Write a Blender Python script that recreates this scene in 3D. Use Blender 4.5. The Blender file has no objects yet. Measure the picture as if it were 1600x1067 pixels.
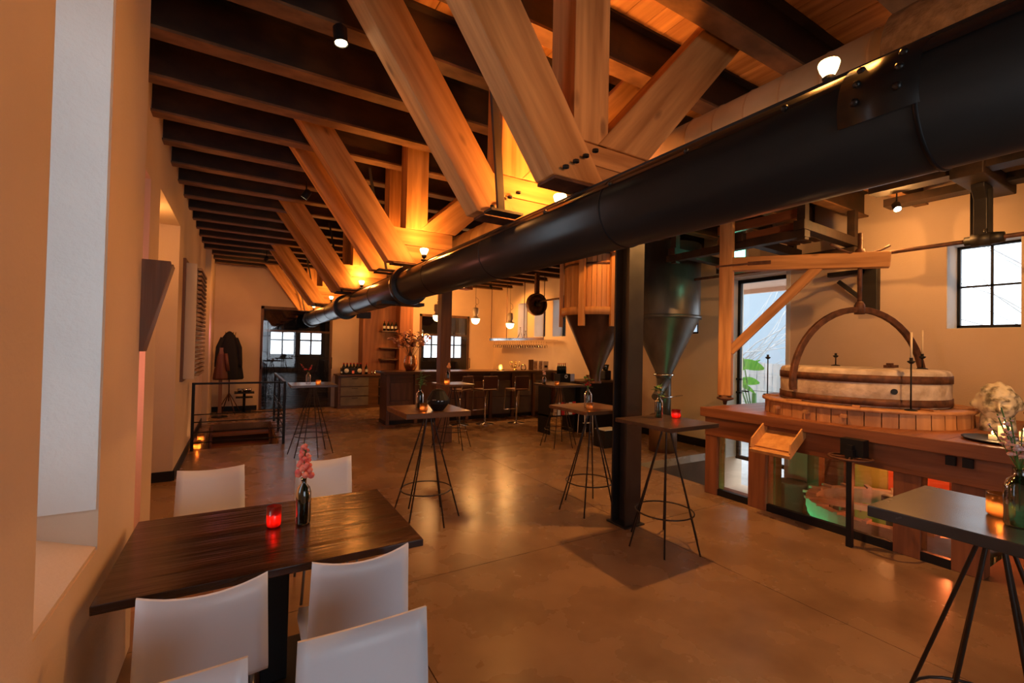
import bpy, bmesh, math, random
from math import sin, cos, pi, radians, atan2, sqrt
from mathutils import Vector, Matrix
random.seed(4)
S = bpy.context.scene
COL = S.collection
# ------------------------------------------------------------------ camera
yaw, pit, rol = radians(30.75), radians(.88), radians(1.2)
f = Vector((sin(yaw)*cos(pit), cos(yaw)*cos(pit), sin(pit)))
r0 = Vector((cos(yaw), -sin(yaw), 0)); u0 = r0.cross(f)
R_ = cos(rol)*r0 + sin(rol)*u0; U_ = -sin(rol)*r0 + cos(rol)*u0
cd = bpy.data.cameras.new('camera'); cam = bpy.data.objects.new('camera', cd); COL.objects.link(cam)
cam.matrix_world = Matrix(((R_.x, U_.x, -f.x, 0), (R_.y, U_.y, -f.y, 0), (R_.z, U_.z, -f.z, 1.7), (0, 0, 0, 1)))
cd.lens = 16.0; cd.sensor_width = 36; cd.clip_start = .03; cd.clip_end = 200
S.camera = cam
# ------------------------------------------------------------------ world, exposure
S.view_settings.view_transform = 'Standard'; S.view_settings.look = 'None'
S.view_settings.gamma = 1; S.view_settings.use_curve_mapping = False
S.view_settings.exposure = 0.0
w = bpy.data.worlds.new('overcast_sky'); S.world = w; w.use_nodes = True
bg = w.node_tree.nodes['Background']; bg.inputs[0].default_value = (.80, .90, 1, 1); bg.inputs[1].default_value = 3.7
S.cycles.max_bounces = 7; S.cycles.diffuse_bounces = 4; S.cycles.glossy_bounces = 4; S.cycles.transparent_max_bounces = 12
S.cycles.sample_clamp_indirect = 4
LS = 1.22
WARM = (1, .36, .065); WARM2 = (1, .44, .12)
def lamp(kind, loc, power, col=WARM, size=.05, target=None, angle=60, blend=.6, portal=None, sx=None, sy=None):
    d = bpy.data.lights.new('light', kind); o = bpy.data.objects.new(kind.lower()+'_light', d); COL.objects.link(o)
    o.location = loc; d.energy = power*LS; d.color = col
    if kind == 'AREA':
        d.shape = 'RECTANGLE'; d.size = sx; d.size_y = sy
        if portal: d.cycles.is_portal = True
    else: d.shadow_soft_size = size
    if kind == 'SPOT': d.spot_size = radians(angle); d.spot_blend = blend
    if target is not None:
        v = Vector(target)-Vector(loc); o.rotation_euler = v.to_track_quat('-Z', 'Y').to_euler()
    return o
def portal(c, n, sx, sy): lamp('AREA', c, 1, target=tuple(Vector(c)+Vector(n)), portal=True, sx=sx, sy=sy)
# daylight comes in through the openings (light portals mark them for the renderer)
portal((-1.12, 2.16, 2.05), (1, 0, 0), .7, 2.3)
portal((1.35, -4.3, 1.68), (0, 1, 0), 3.1, 2.85)
portal((7.7, 4.35, 1.5), (-1, 0, 0), 1.1, 3.0)
portal((7.7, 1.70, 2.55), (-1, 0, 0), .65, 1.1); portal((7.7, 5.75, 2.55), (-1, 0, 0), .65, 1.1)
portal((7.7, 10.6, 2.55), (-1, 0, 0), 2.5, 1.1)
portal((1.27, 13.6, 1.8), (0, -1, 0), 1.3, .8); portal((5.45, 13.6, 1.8), (0, -1, 0), 1.3, .8)
# ------------------------------------------------------------------ materials
def mat(name, col, rough=.5, metal=0, col2=None, scale=(4, 4, 4), detail=6, bump=0, bumpscale=None, spec=.5, emit=None, es=0, rnd=0, coat=0, ramp=(.35, .65), knots=False, rr=0):
    m = bpy.data.materials.new(name); m.use_nodes = True; nt = m.node_tree; N = nt.nodes; L = nt.links
    b = N['Principled BSDF']; b.inputs['Base Color'].default_value = (*col, 1); b.inputs['Roughness'].default_value = rough
    b.inputs['Metallic'].default_value = metal; b.inputs['Specular IOR Level'].default_value = spec
    b.inputs['Coat Weight'].default_value = coat; b.inputs['Coat Roughness'].default_value = .12
    if emit: b.inputs['Emission Color'].default_value = (*emit, 1); b.inputs['Emission Strength'].default_value = es
    if col2 or bump or rr:
        tc = N.new('ShaderNodeTexCoord'); mp = N.new('ShaderNodeMapping'); L.new(tc.outputs['Object'], mp.inputs[0])
        mp.inputs['Scale'].default_value = scale
        oi = N.new('ShaderNodeObjectInfo')
        if rnd:
            mv = N.new('ShaderNodeVectorMath'); mv.operation = 'SCALE'; L.new(oi.outputs['Random'], mv.inputs['Scale'])
            mv.inputs[0].default_value = (37, 51, 23); L.new(mv.outputs[0], mp.inputs['Location'])
        nz = N.new('ShaderNodeTexNoise'); nz.inputs['Detail'].default_value = detail; nz.inputs['Scale'].default_value = 1
        L.new(mp.outputs[0], nz.inputs['Vector'])
        out = None
        if col2:
            cr = N.new('ShaderNodeValToRGB'); cr.color_ramp.elements[0].position = ramp[0]; cr.color_ramp.elements[1].position = ramp[1]
            cr.color_ramp.elements[0].color = (*col, 1); cr.color_ramp.elements[1].color = (*col2, 1)
            L.new(nz.outputs[0], cr.inputs[0]); out = cr.outputs[0]
        if out is not None and knots:
            vo = N.new('ShaderNodeTexVoronoi'); vo.inputs['Scale'].default_value = 1
            mp2 = N.new('ShaderNodeMapping'); L.new(tc.outputs['Object'], mp2.inputs[0]); L.new(mp.inputs['Location'].links[0].from_socket, mp2.inputs['Location']) if rnd else None
            mp2.inputs['Scale'].default_value = tuple(max(2.2, min(7, s*.35)) for s in scale)
            L.new(mp2.outputs[0], vo.inputs['Vector'])
            r2 = N.new('ShaderNodeValToRGB'); r2.color_ramp.elements[0].position = .06; r2.color_ramp.elements[1].position = .14
            r2.color_ramp.elements[0].color = (.35, .3, .3, 1); r2.color_ramp.elements[1].color = (1, 1, 1, 1)
            L.new(vo.outputs[0], r2.inputs[0])
            mx = N.new('ShaderNodeMixRGB'); mx.blend_type = 'MULTIPLY'; mx.inputs[0].default_value = .8
            L.new(out, mx.inputs[1]); L.new(r2.outputs[0], mx.inputs[2]); out = mx.outputs[0]
        if out is not None and rnd:
            hs = N.new('ShaderNodeHueSaturation'); mr = N.new('ShaderNodeMapRange'); mr.inputs['To Min'].default_value = 1-rnd; mr.inputs['To Max'].default_value = 1+rnd
            L.new(oi.outputs['Random'], mr.inputs[0]); L.new(mr.outputs[0], hs.inputs['Value']); L.new(out, hs.inputs['Color']); out = hs.outputs[0]
        if out is not None: L.new(out, b.inputs['Base Color'])
        if bump:
            n2 = nz
            if bumpscale:
                n2 = N.new('ShaderNodeTexNoise'); n2.inputs['Scale'].default_value = bumpscale; n2.inputs['Detail'].default_value = 4; L.new(tc.outputs['Object'], n2.inputs['Vector'])
            bp = N.new('ShaderNodeBump'); bp.inputs['Strength'].default_value = bump; bp.inputs['Distance'].default_value = .02
            L.new(n2.outputs[0], bp.inputs['Height']); L.new(bp.outputs[0], b.inputs['Normal'])
        if rr:
            m2 = N.new('ShaderNodeMapRange'); m2.inputs['To Min'].default_value = max(.03, rough-rr); m2.inputs['To Max'].default_value = rough+rr
            L.new(nz.outputs[0], m2.inputs[0]); L.new(m2.outputs[0], b.inputs['Roughness'])
    return m
def wood(name, c1, c2, ax='z', rough=.6, rnd=.12, **k):
    s = {'x': (1.2, 16, 16), 'y': (16, 1.2, 16), 'z': (16, 16, 1.2)}[ax]
    return mat(name, c1, rough, col2=c2, scale=s, rnd=rnd, bump=.25, ramp=(.3, .7), **k)
def glassmat(name, tint=(1, 1, 1), refl=.06, rough=.02, milky=0):
    m = bpy.data.materials.new(name); m.use_nodes = True; nt = m.node_tree; N = nt.nodes; L = nt.links; N.clear()
    o = N.new('ShaderNodeOutputMaterial'); t = N.new('ShaderNodeBsdfTransparent'); g = N.new('ShaderNodeBsdfGlossy'); mx = N.new('ShaderNodeMixShader'); fr = N.new('ShaderNodeFresnel')
    t.inputs[0].default_value = (*tint, 1); g.inputs['Roughness'].default_value = rough; fr.inputs[0].default_value = 1.45
    ad = N.new('ShaderNodeMath'); ad.operation = 'ADD'; ad.use_clamp = True; ad.inputs[1].default_value = refl
    L.new(fr.outputs[0], ad.inputs[0]); L.new(ad.outputs[0], mx.inputs[0]); base = t
    if milky:
        tr = N.new('ShaderNodeBsdfTranslucent'); tr.inputs[0].default_value = (*tint, 1); base = N.new('ShaderNodeMixShader'); base.inputs[0].default_value = milky; L.new(t.outputs[0], base.inputs[1]); L.new(tr.outputs[0], base.inputs[2])
    L.new(base.outputs[0], mx.inputs[1]); L.new(g.outputs[0], mx.inputs[2]); L.new(mx.outputs[0], o.inputs[0])
    return m
M = {}
M['plaster'] = mat('plaster', (.64, .50, .37), .85, col2=(.71, .56, .42), scale=(1.2, 1.2, 1.2), bump=.12, bumpscale=60)
M['plaster_white'] = mat('white_plaster', (.78, .78, .76), .85, col2=(.7, .71, .7), scale=(2, 2, 2), bump=.12, bumpscale=60)
M['plaster_grey'] = mat('grey_plaster', (.42, .40, .37), .85, col2=(.50, .48, .45), scale=(1.5, 1.5, .8), bump=.12, bumpscale=60)
M['concrete'] = mat('polished_concrete', (.165, .095, .049), .27, col2=(.39, .245, .135), scale=(2.1, 2.1, 2.1), detail=10, bump=.03, bumpscale=9, rr=.07, spec=.5, ramp=(.15, .85))
M['jointfill'] = mat('joint_filler', (.05, .035, .025), .8, bump=.1, bumpscale=80)
M['steel'] = mat('black_steel', (.012, .011, .011), .5, metal=0, col2=(.022, .019, .017), scale=(6, 6, 6), bump=.08, rr=.1)
M['flange'] = mat('bounce_lit_brown_flange', (.10, .045, .016), .6, col2=(.20, .10, .04), scale=(5, 9, 9), bump=.2)  # flange brown, lightened to carry the bounce light from the floor
M['joist'] = mat('brown_black_steel', (.014, .008, .005), .6, col2=(.045, .022, .010), scale=(5, 9, 9), bump=.2, rr=.1)
M['pipe'] = mat('black_pipe_enamel', (.010, .010, .011), .30, col2=(.02, .018, .016), scale=(5, 1.2, 5), bump=.03, bumpscale=5, rr=.06, spec=.5)
M['duct'] = mat('galvanised_duct', (.52, .35, .19), .42, metal=.5, col2=(.62, .43, .25), scale=(5, 5, 5), rr=.1, bump=.05)
M['wrap'] = mat('brown_fibre_wrap', (.16, .10, .05), .95, col2=(.26, .17, .09), scale=(25, 25, 25), bump=.8)
M['oak'] = wood('oak_beam', (.36, .15, .040), (.72, .37, .13), 'z', rough=.65, knots=True)
M['oak_x'] = wood('oak_plank_x', (.36, .15, .040), (.70, .35, .12), 'x', rough=.65, knots=True)
M['deck'] = wood('ceiling_board', (.36, .145, .04), (.68, .34, .115), 'y', rough=.7, rnd=.2, knots=True)
M['mill_y'] = wood('red_brown_board_y', (.16, .052, .020), (.29, .105, .04), 'y', rough=.45)
M['mill_x'] = wood('red_brown_board_x', (.16, .052, .020), (.29, .105, .04), 'x', rough=.45)
M['mill_z'] = wood('red_brown_board_z', (.16, .052, .020), (.29, .105, .04), 'z', rough=.5)
M['tub'] = wood('tub_stave_wood', (.34, .15, .06), (.50, .25, .11), 'z', rough=.6)
M['hop'] = wood('hopper_stave_wood', (.52, .24, .07), (.70, .37, .13), 'z', rough=.5)
M['dark_x'] = wood('dark_bar_wood', (.060, .028, .014), (.13, .06, .028), 'x', rough=.35, rnd=.1)
M['dark_z'] = wood('dark_wood_z', (.10, .045, .02), (.20, .09, .04), 'z', rough=.5, rnd=.1)
M['tabletop'] = wood('table_wood', (.015, .005, .003), (.065, .021, .009), 'x', rough=.22, rnd=.05)
M['bistro'] = wood('bistro_top_wood', (.035, .022, .016), (.085, .05, .034), 'x', rough=.3, rnd=.05)
M['bistro_b'] = wood('bistro_brown_top', (.09, .042, .02), (.16, .08, .038), 'x', rough=.3, rnd=.05)
M['slate'] = mat('dark_grey_top', (.035, .033, .033), .25, col2=(.055, .052, .05), scale=(3, 3, 3), bump=.04, rr=.08)
M['chair'] = mat('white_lacquer', (.80, .84, .93), .35, bump=.01, bumpscale=40)
M['chrome'] = mat('chrome', (.75, .72, .68), .18, metal=1, rr=.05)
M['greymetal'] = mat('grey_leg_metal', (.25, .25, .26), .35, metal=.8, rr=.08)
M['wire'] = mat('dark_rod_metal', (.045, .03, .022), .4, metal=.4, rr=.1)
M['rust'] = mat('rusty_iron', (.07, .03, .018), .6, metal=.3, col2=(.16, .065, .035), scale=(14, 14, 14), bump=.3)
M['zinc'] = mat('dark_sheet_zinc', (.12, .115, .11), .38, metal=.6, col2=(.19, .18, .17), scale=(4, 4, 1.5), rr=.12, bump=.08)
M['cone'] = mat('brown_sheet_iron', (.075, .04, .024), .33, metal=.6, col2=(.12, .065, .04), scale=(6, 6, 2), rr=.1, bump=.08)
M['stone'] = mat('millstone_granite', (.42, .33, .25), .9, col2=(.66, .56, .46), scale=(9, 9, 9), detail=12, bump=.9)
M['stonetop'] = mat('worn_stone', (.60, .47, .36), .9, col2=(.72, .6, .48), scale=(7, 7, 7), bump=.6)
M['head'] = mat('mottled_stone', (.16, .14, .09), .9, col2=(.70, .64, .50), scale=(16, 16, 16), detail=10, bump=.5, ramp=(.36, .52))
M['glass'] = glassmat('clear_glass')
M['glassdark'] = glassmat('reflective_door_glass', (.015, .015, .015), .03)
M['greenglass'] = glassmat('green_glass', (.25, .45, .28), .08)
M['darkglass'] = glassmat('dark_green_glass', (.10, .16, .11), .08)
M['redglass'] = glassmat('red_glass', (.95, .10, .09), .05, .1, .65)
M['amberglass'] = glassmat('amber_glass', (1, .60, .28), .05, .1, .55)
M['flame'] = mat('candle_flame', (1, .7, .3), .5, emit=(1, .55, .18), es=30)
M['wax'] = mat('candle_wax', (.85, .74, .5), .5, emit=(1, .5, .16), es=.6, bump=.05, bumpscale=30)
M['wax_off'] = mat('unlit_wax', (.82, .68, .45), .5, bump=.05, bumpscale=30)
M['bulb'] = mat('lit_bulb', (1, .9, .7), .5, emit=(1, .66, .28), es=7)
M['lampglow'] = mat('lit_opal_globe', (1, .9, .7), .4, emit=(1, .72, .38), es=5)
M['spotglow'] = mat('lit_spot_lens', (1, .9, .7), .4, emit=(1, .72, .38), es=60)
M['exit'] = mat('lit_green_sign', (.6, 1, .8), .4, emit=(.25, 1, .62), es=4)
M['cream'] = mat('cream_enamel', (.62, .50, .33), .4, bump=.02, bumpscale=40)
M['canvas'] = mat('cream_canvas', (.68, .58, .46), .8, bump=.1, bumpscale=90)
M['rope'] = mat('brown_relief', (.20, .10, .05), .8, col2=(.5, .33, .2), scale=(20, 20, 60), bump=.5)
M['black'] = mat('matt_black', (.008, .008, .009), .5, spec=.3, bump=.03, bumpscale=50)
M['cloth'] = mat('black_cloth', (.008, .008, .01), .95, bump=.3, bumpscale=120)
M['brownleather'] = mat('brown_leather', (.10, .03, .015), .5, bump=.2, bumpscale=60)
M['leaf'] = mat('green_leaf', (.06, .16, .04), .5, col2=(.12, .28, .06), scale=(9, 9, 9))
M['banana'] = mat('banana_leaf', (.10, .42, .05), .45, col2=(.22, .6, .08), scale=(3, 20, 3))
M['yellowleaf'] = mat('yellow_leaf', (.65, .7, .04), .5, col2=(.8, .8, .12), scale=(4, 9, 4))
M['stem'] = mat('brown_stem', (.12, .07, .03), .8, bump=.2, bumpscale=70)
M['pink'] = mat('coral_petal', (.85, .12, .12), .6, col2=(.9, .3, .2), scale=(30, 30, 30), rnd=.1)
M['redpetal'] = mat('red_petal', (.5, .015, .02), .6, bump=.1, bumpscale=60)
M['palepetal'] = mat('pale_pink_petal', (.75, .42, .42), .6, col2=(.85, .65, .6), scale=(40, 40, 40))
M['orangepetal'] = mat('apricot_petal', (.85, .35, .12), .6, col2=(.95, .6, .3), scale=(40, 40, 40))
M['redleaf'] = mat('dark_red_leaf', (.16, .03, .015), .6, col2=(.3, .07, .03), scale=(9, 9, 9))
M['copper'] = mat('copper', (.72, .36, .16), .22, metal=1, rr=.06)
M['paper'] = mat('white_label', (.75, .74, .7), .6, bump=.02, bumpscale=30)
M['greypanel'] = mat('grey_cabinet_panel', (.10, .085, .07), .5, col2=(.14, .115, .09), scale=(5, 5, 5), bump=.05)
M['redwall'] = mat('red_lit_wall', (.75, .10, .03), .8, col2=(.85, .16, .05), scale=(3, 3, 3))  # red glow of the pit lights put into the wall colour
M['limewall'] = mat('lime_lit_panel', (.45, .42, .07), .8, col2=(.55, .5, .1), scale=(3, 3, 3))  # yellow-green pit light put into the panel colour
M['redwall2'] = mat('red_brown_plaster', (.22, .06, .03), .8, col2=(.3, .1, .05), scale=(3, 3, 3))
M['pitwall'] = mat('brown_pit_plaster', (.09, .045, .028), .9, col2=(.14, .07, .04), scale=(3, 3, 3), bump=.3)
M['gearpaint'] = mat('gear_wood', (.50, .36, .26), .6, col2=(.62, .48, .36), scale=(8, 8, 8), bump=.2)
M['fence'] = mat('weathered_fence_board', (.42, .42, .42), .9, col2=(.55, .55, .55), scale=(9, 9, 1.5), bump=.3, rnd=.15)
M['paving'] = mat('pale_paving', (.45, .45, .44), .9, col2=(.55, .55, .54), scale=(3, 3, 3), bump=.2)
M['roofpaint'] = mat('peach_soffit', (.72, .45, .33), .8, bump=.05, bumpscale=30)
M['bluepanel'] = mat('blue_grey_wall', (.35, .42, .48), .9, bump=.1, bumpscale=30)
M['brass'] = mat('brass', (.6, .4, .15), .25, metal=1, rr=.05)
M['wicker'] = mat('grey_pot', (.20, .20, .21), .8, bump=.3, bumpscale=60)
M['pinkglow'] = mat('pink_light_strip', (1, .5, .45), .5, emit=(1, .32, .26), es=5)
M['shade'] = mat('black_socket', (.02, .02, .02), .5, bump=.02, bumpscale=30)
M['bluelabel'] = mat('pale_blue_label', (.45, .5, .72), .6, bump=.02, bumpscale=30)
M['blueled'] = mat('small_blue_light', (.3, .3, 1), .5, emit=(.35, .35, 1), es=4)
M['photo_a'] = mat('sepia_print', (.20, .09, .04), .5, col2=(.62, .45, .28), scale=(30, 30, 30))
# ------------------------------------------------------------------ mesh helpers
class B:
    def __init__(s): s.bm = bmesh.new()
    def box(s, x0, x1, y0, y1, z0, z1, mx=None):
        v = [s.bm.verts.new(mx @ Vector(c) if mx else c) for c in ((x0,y0,z0),(x1,y0,z0),(x1,y1,z0),(x0,y1,z0),(x0,y0,z1),(x1,y0,z1),(x1,y1,z1),(x0,y1,z1))]
        for q in ((0,3,2,1),(4,5,6,7),(0,1,5,4),(1,2,6,5),(2,3,7,6),(3,0,4,7)): s.bm.faces.new([v[i] for i in q])
        return s
    def cb(s, c, d, mx=None): return s.box(c[0]-d[0]/2, c[0]+d[0]/2, c[1]-d[1]/2, c[1]+d[1]/2, c[2]-d[2]/2, c[2]+d[2]/2, mx)
    def tube(s, pts, r, n=8, cap=True):
        pts = [Vector(p) for p in pts]; rs = r if isinstance(r, (list, tuple)) else [r]*len(pts); rings = []
        up = None
        for i, p in enumerate(pts):
            d = (pts[min(i+1, len(pts)-1)]-pts[max(i-1, 0)]).normalized()
            if up is None:
                up = Vector((0, 0, 1)) if abs(d.z) < .95 else Vector((1, 0, 0))
            a = d.cross(up).normalized(); b = a.cross(d).normalized(); up = b
            rings.append([s.bm.verts.new(p+(a*cos(t)+b*sin(t))*rs[i]) for t in [2*pi*k/n for k in range(n)]])
        for i in range(len(rings)-1):
            for k in range(n):
                fc = s.bm.faces.new((rings[i][k], rings[i][(k+1) % n], rings[i+1][(k+1) % n], rings[i+1][k])); fc.smooth = n > 5
        if cap: s.bm.faces.new(rings[0][::-1]); s.bm.faces.new(rings[-1])
        return s
    def lathe(s, prof, c=(0, 0, 0), n=20, axis='z', smooth=True, closed=False, a0=0, a1=2*pi):
        full = abs(a1-a0-2*pi) < 1e-6; nn = n if full else n+1; rings = []
        for r, h in prof:
            ring = []
            for k in range(nn):
                t = a0+(a1-a0)*k/n; x, y = max(r, 1e-4)*cos(t), max(r, 1e-4)*sin(t)
                p = {'z': (x, y, h), 'y': (x, h, y), 'x': (h, x, y)}[axis]
                ring.append(s.bm.verts.new((p[0]+c[0], p[1]+c[1], p[2]+c[2])))
            rings.append(ring)
        if closed: rings.append(rings[0])
        for i in range(len(rings)-1):
            for k in range(nn if full else nn-1):
                fc = s.bm.faces.new((rings[i][k], rings[i][(k+1) % nn], rings[i+1][(k+1) % nn], rings[i+1][k])); fc.smooth = smooth
        return s
    def ball(s, c, r, n=8, m=6, sq=(1, 1, 1)):
        prof = [(sin(pi*i/m)*r, -cos(pi*i/m)*r) for i in range(m+1)]
        k = len(s.bm.verts); s.lathe(prof, (0, 0, 0), n); s.bm.verts.ensure_lookup_table()
        for v in s.bm.verts[k:]: v.co = Vector((v.co.x*sq[0]+c[0], v.co.y*sq[1]+c[1], v.co.z*sq[2]+c[2]))
        return s
    def prism(s, poly, axis, a, b):
        def P(u, v, t): return {'x': (t, u, v), 'y': (u, t, v), 'z': (u, v, t)}[axis]
        A = [s.bm.verts.new(P(u, v, a)) for u, v in poly]; Bq = [s.bm.verts.new(P(u, v, b)) for u, v in poly]
        s.bm.faces.new(A); s.bm.faces.new(Bq[::-1]); n = len(poly)
        for i in range(n): s.bm.faces.new((A[i], Bq[i], Bq[(i+1) % n], A[(i+1) % n]))
        return s
    def leafp(s, base, d, L, W, side=None, curl=.2, n=6):
        base = Vector(base); d = Vector(d).normalized(); side = Vector(side) if side else d.cross(Vector((0, 0, 1)))
        if side.length < .01: side = Vector((1, 0, 0))
        side.normalize(); up = side.cross(d); prev = None
        for i in range(n+1):
            t = i/n; wd = W*sin(pi*min(1, max(0.03, t*.97)))**.7/2; c = base+d*L*t-Vector((0, 0, 1))*curl*L*t*t
            row = (s.bm.verts.new(c-side*wd+up*.15*wd), s.bm.verts.new(c), s.bm.verts.new(c+side*wd+up*.15*wd))
            if prev:
                for k in (0, 1): fc = s.bm.faces.new((prev[k], prev[k+1], row[k+1], row[k])); fc.smooth = True
            prev = row
        return s
    def mesh(s, name, m, fixn=True):
        if fixn: bmesh.ops.recalc_face_normals(s.bm, faces=s.bm.faces[:])
        me = bpy.data.meshes.new(name); s.bm.to_mesh(me); s.bm.free(); me.materials.append(M[m] if isinstance(m, str) else m); return me
def obj(name, b, m, parent=None, label=None, bevel=0, kind=None, loc=None, fixn=True):
    me = b.mesh(name, m, fixn) if isinstance(b, B) else b
    o = bpy.data.objects.new(name, me); COL.objects.link(o)
    if parent: o.parent = parent
    if label: o['label'] = label
    if kind: o['kind'] = kind
    if loc: o.location = loc
    if bevel:
        md = o.modifiers.new('bevel', 'BEVEL'); md.width = bevel; md.segments = 2; md.limit_method = 'ANGLE'
    return o
def tag(o, label, cat, group=None):
    o['label'] = label; o['category'] = cat
    if group: o['group'] = group
    return o
def thing(name, label, cat, loc=(0, 0, 0), rz=0, group=None):
    o = bpy.data.objects.new(name, None); COL.objects.link(o); o.empty_display_size = .1
    o.location = loc; o.rotation_euler = (0, 0, rz); return tag(o, label, cat, group)
def struct(name, b=None, m=None, **k):
    if b is None:
        o = bpy.data.objects.new(name, None); COL.objects.link(o); o['kind'] = 'structure'; return o
    return obj(name, b, m, kind='structure', **k)
def kids(o): return [c for c in bpy.data.objects if c.parent == o]
def dup(root, loc, rz=None, label=None, scale=None):
    r = root.copy(); COL.objects.link(r); r.location = loc
    if rz is not None: r.rotation_euler = (0, 0, rz)
    if scale: r.scale = scale
    if label: r['label'] = label
    for ch in kids(root):
        c = ch.copy(); COL.objects.link(c); c.parent = r
        for g in kids(ch):
            d = g.copy(); COL.objects.link(d); d.parent = c
    return r
def bar(name, a, b, wd, th, m, parent, side=(0, 1, 0), bevel=.004, label=None):
    """squared timber from a to b; th measured along side, wd across; grain along local z"""
    a, b = Vector(a), Vector(b); z = (b-a).normalized(); y = Vector(side); y = (y-z*y.dot(z)).normalized(); x = y.cross(z)
    L = (b-a).length
    o = obj(name, B().box(-wd/2, wd/2, -th/2, th/2, 0, L), m, parent, bevel=bevel, label=label)
    o.matrix_local = Matrix(((x.x, y.x, z.x, a.x), (x.y, y.y, z.y, a.y), (x.z, y.z, z.z, a.z), (0, 0, 0, 1)))
    return o
def strut(name, a, b, wd, th, m, parent, z0, z1):
    """sloping timber in the XZ plane, ends cut level at z0 and z1"""
    a, b = Vector(a), Vector(b); z = (b-a).normalized(); x = Vector((z.z, 0, -z.x)); bb = B(); pts = []
    for u in (-wd/2, wd/2):
        for zc in (z0, z1): pts.append((u, (zc-a.z-x.z*u)/z.z))
    p = [pts[0], pts[2], pts[3], pts[1]]
    A = [bb.bm.verts.new((u, -th/2, t)) for u, t in p]; C_ = [bb.bm.verts.new((u, th/2, t)) for u, t in p]
    bb.bm.faces.new(A); bb.bm.faces.new(C_[::-1])
    for i in range(4): bb.bm.faces.new((A[i], C_[i], C_[(i+1) % 4], A[(i+1) % 4]))
    o = obj(name, bb, m, parent, bevel=.006)
    o.matrix_local = Matrix(((x.x, 0, z.x, a.x), (0, 1, 0, a.y), (x.z, 0, z.z, a.z), (0, 0, 0, 1)))
    return o
def cells(u0, u1, v0, v1, holes):
    us = sorted({u0, u1, *[min(max(h[i], u0), u1) for h in holes for i in (0, 1)]}); vs = sorted({v0, v1, *[min(max(h[i], v0), v1) for h in holes for i in (2, 3)]})
    for i in range(len(us)-1):
        run = None
        for j in range(len(vs)-1):
            cu, cv = (us[i]+us[i+1])/2, (vs[j]+vs[j+1])/2
            if any(h[0] < cu < h[1] and h[2] < cv < h[3] for h in holes):
                if run: yield (us[i], us[i+1], *run)
                run = None
            else: run = (run[0], vs[j+1]) if run else (vs[j], vs[j+1])
        if run: yield (us[i], us[i+1], *run)
# ------------------------------------------------------------------ room shell
W = 7.2; ZC = 3.57; YF = 13.3; YB = -4.0; XL = -.68
# floor slabs with open joints at X=3.34 and Y=3.2; holes for the stair and the mill pit
STAIR = (-.5, .6, 8.7, 11.25); PIT = (4.98, W, 1.2, 3.55)
fl = struct('floor', B().box(-1.2, 7.3, YB-.3, 1.1, -.30, -.03).box(-1.2, 4.9, 1.1, 8.6, -.30, -.03).box(.7, 4.9, 8.6, 13.6, -.30, -.03).box(4.9, 7.3, 5.05, 13.6, -.30, -.03).box(-1.2, -.6, 8.6, 13.6, -.3, -.03).box(-.6, .7, 11.35, 13.6, -.3, -.03), 'jointfill')
for (x0, x1, y0, y1) in ((-1.15, .9, YB, 3.2), (.9, 3.34, YB, 3.2), (3.34, W, YB, 3.2), (-1.15, 3.34, 3.2, 8.6), (-1.15, 3.34, 8.6, YF), (3.34, W, 3.2, 6.9), (3.34, W, 6.9, 10), (3.34, W, 10, YF)):
    b = B()
    for c in cells(x0+.003, x1-.003, y0+.003, y1-.003, [STAIR, PIT, (5.15, W, 3.5, 4.95)]): b.box(c[0], c[1], c[2], c[3], -.12, 0)
    obj('concrete_slab', b, 'concrete', fl)
# right wall
rw = [(1.40, 2.01, 2.04, 3.06), (3.86, 4.86, -.62, 2.98), (5.42, 5.98, 2.04, 3.06), (9.40, 9.98, 2.04, 3.06), (10.32, 10.88, 2.04, 3.06), (11.24, 11.78, 2.04, 3.06)]
b = B()
for c in cells(YB, YF, -2.4, 4.0, rw): b.box(W, W+.48, c[0], c[1], c[2], c[3])
struct('wall_right', b, 'plaster')
# left wall and its thicker near pier
lw = [(1.82, 2.50, .83, 3.25), (3.75, 4.8, -.2, 3.05), (5.3, 6.9, -.2, 3.12)]
b = B()
for c in cells(YB, YF, -.3, 4.0, lw): b.box(-1.12, XL, c[0], c[1], c[2], c[3])
for c in cells(YB, 3.27, -.3, 4.0, lw): b.box(XL, -.49, c[0], c[1], c[2], c[3])
b.box(-1.2, -1.12, 3.6, 7.1, -.2, 3.3).box(XL, -.58, 11.4, YF, -.1, 4)
b.prism([(-1.12, 1.06), (-.495, .845), (-.495, .831), (-1.12, .831)], 'y', 1.82, 2.5)
struct('wall_left', b, 'plaster')
# far wall
fw = [(.42, 2.15, 0, 2.66), (4.64, 6.3, 0, 2.70)]
b = B()
for c in cells(-1.2, W+.5, -.3, 4.0, fw): b.box(c[0], c[1], YF, YF+.4, c[2], c[3])
struct('wall_far', b, 'plaster')
# wall behind the camera with two tall windows
bw = [(-.2, 2.9, .25, 3.1)]
b = B()
for c in cells(-1.2, W+.5, -.3, 4.0, bw): b.box(c[0], c[1], YB-.4, YB, c[2], c[3])
struct('wall_back', b, 'plaster')
b = B().box(XL, XL+.02, 6.9, 11.4, 0, .12).box(XL-.42, XL, 6.88, 6.9, 0, .12)
struct('baseboard_left', b, 'black')
struct('baseboard_right', B().box(W-.02, W, 4.86, 9.3, 0, .14), 'black')
struct('baseboard_far', B().box(-.58, .38, YF-.02, YF, 0, .12), 'black')
struct('trim_1', B().box(W-.012, W, 3.80, 3.86, 0, 3.02).box(W-.012, W, 3.86, 4.9, 2.98, 3.04), 'plaster_white')
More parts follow.
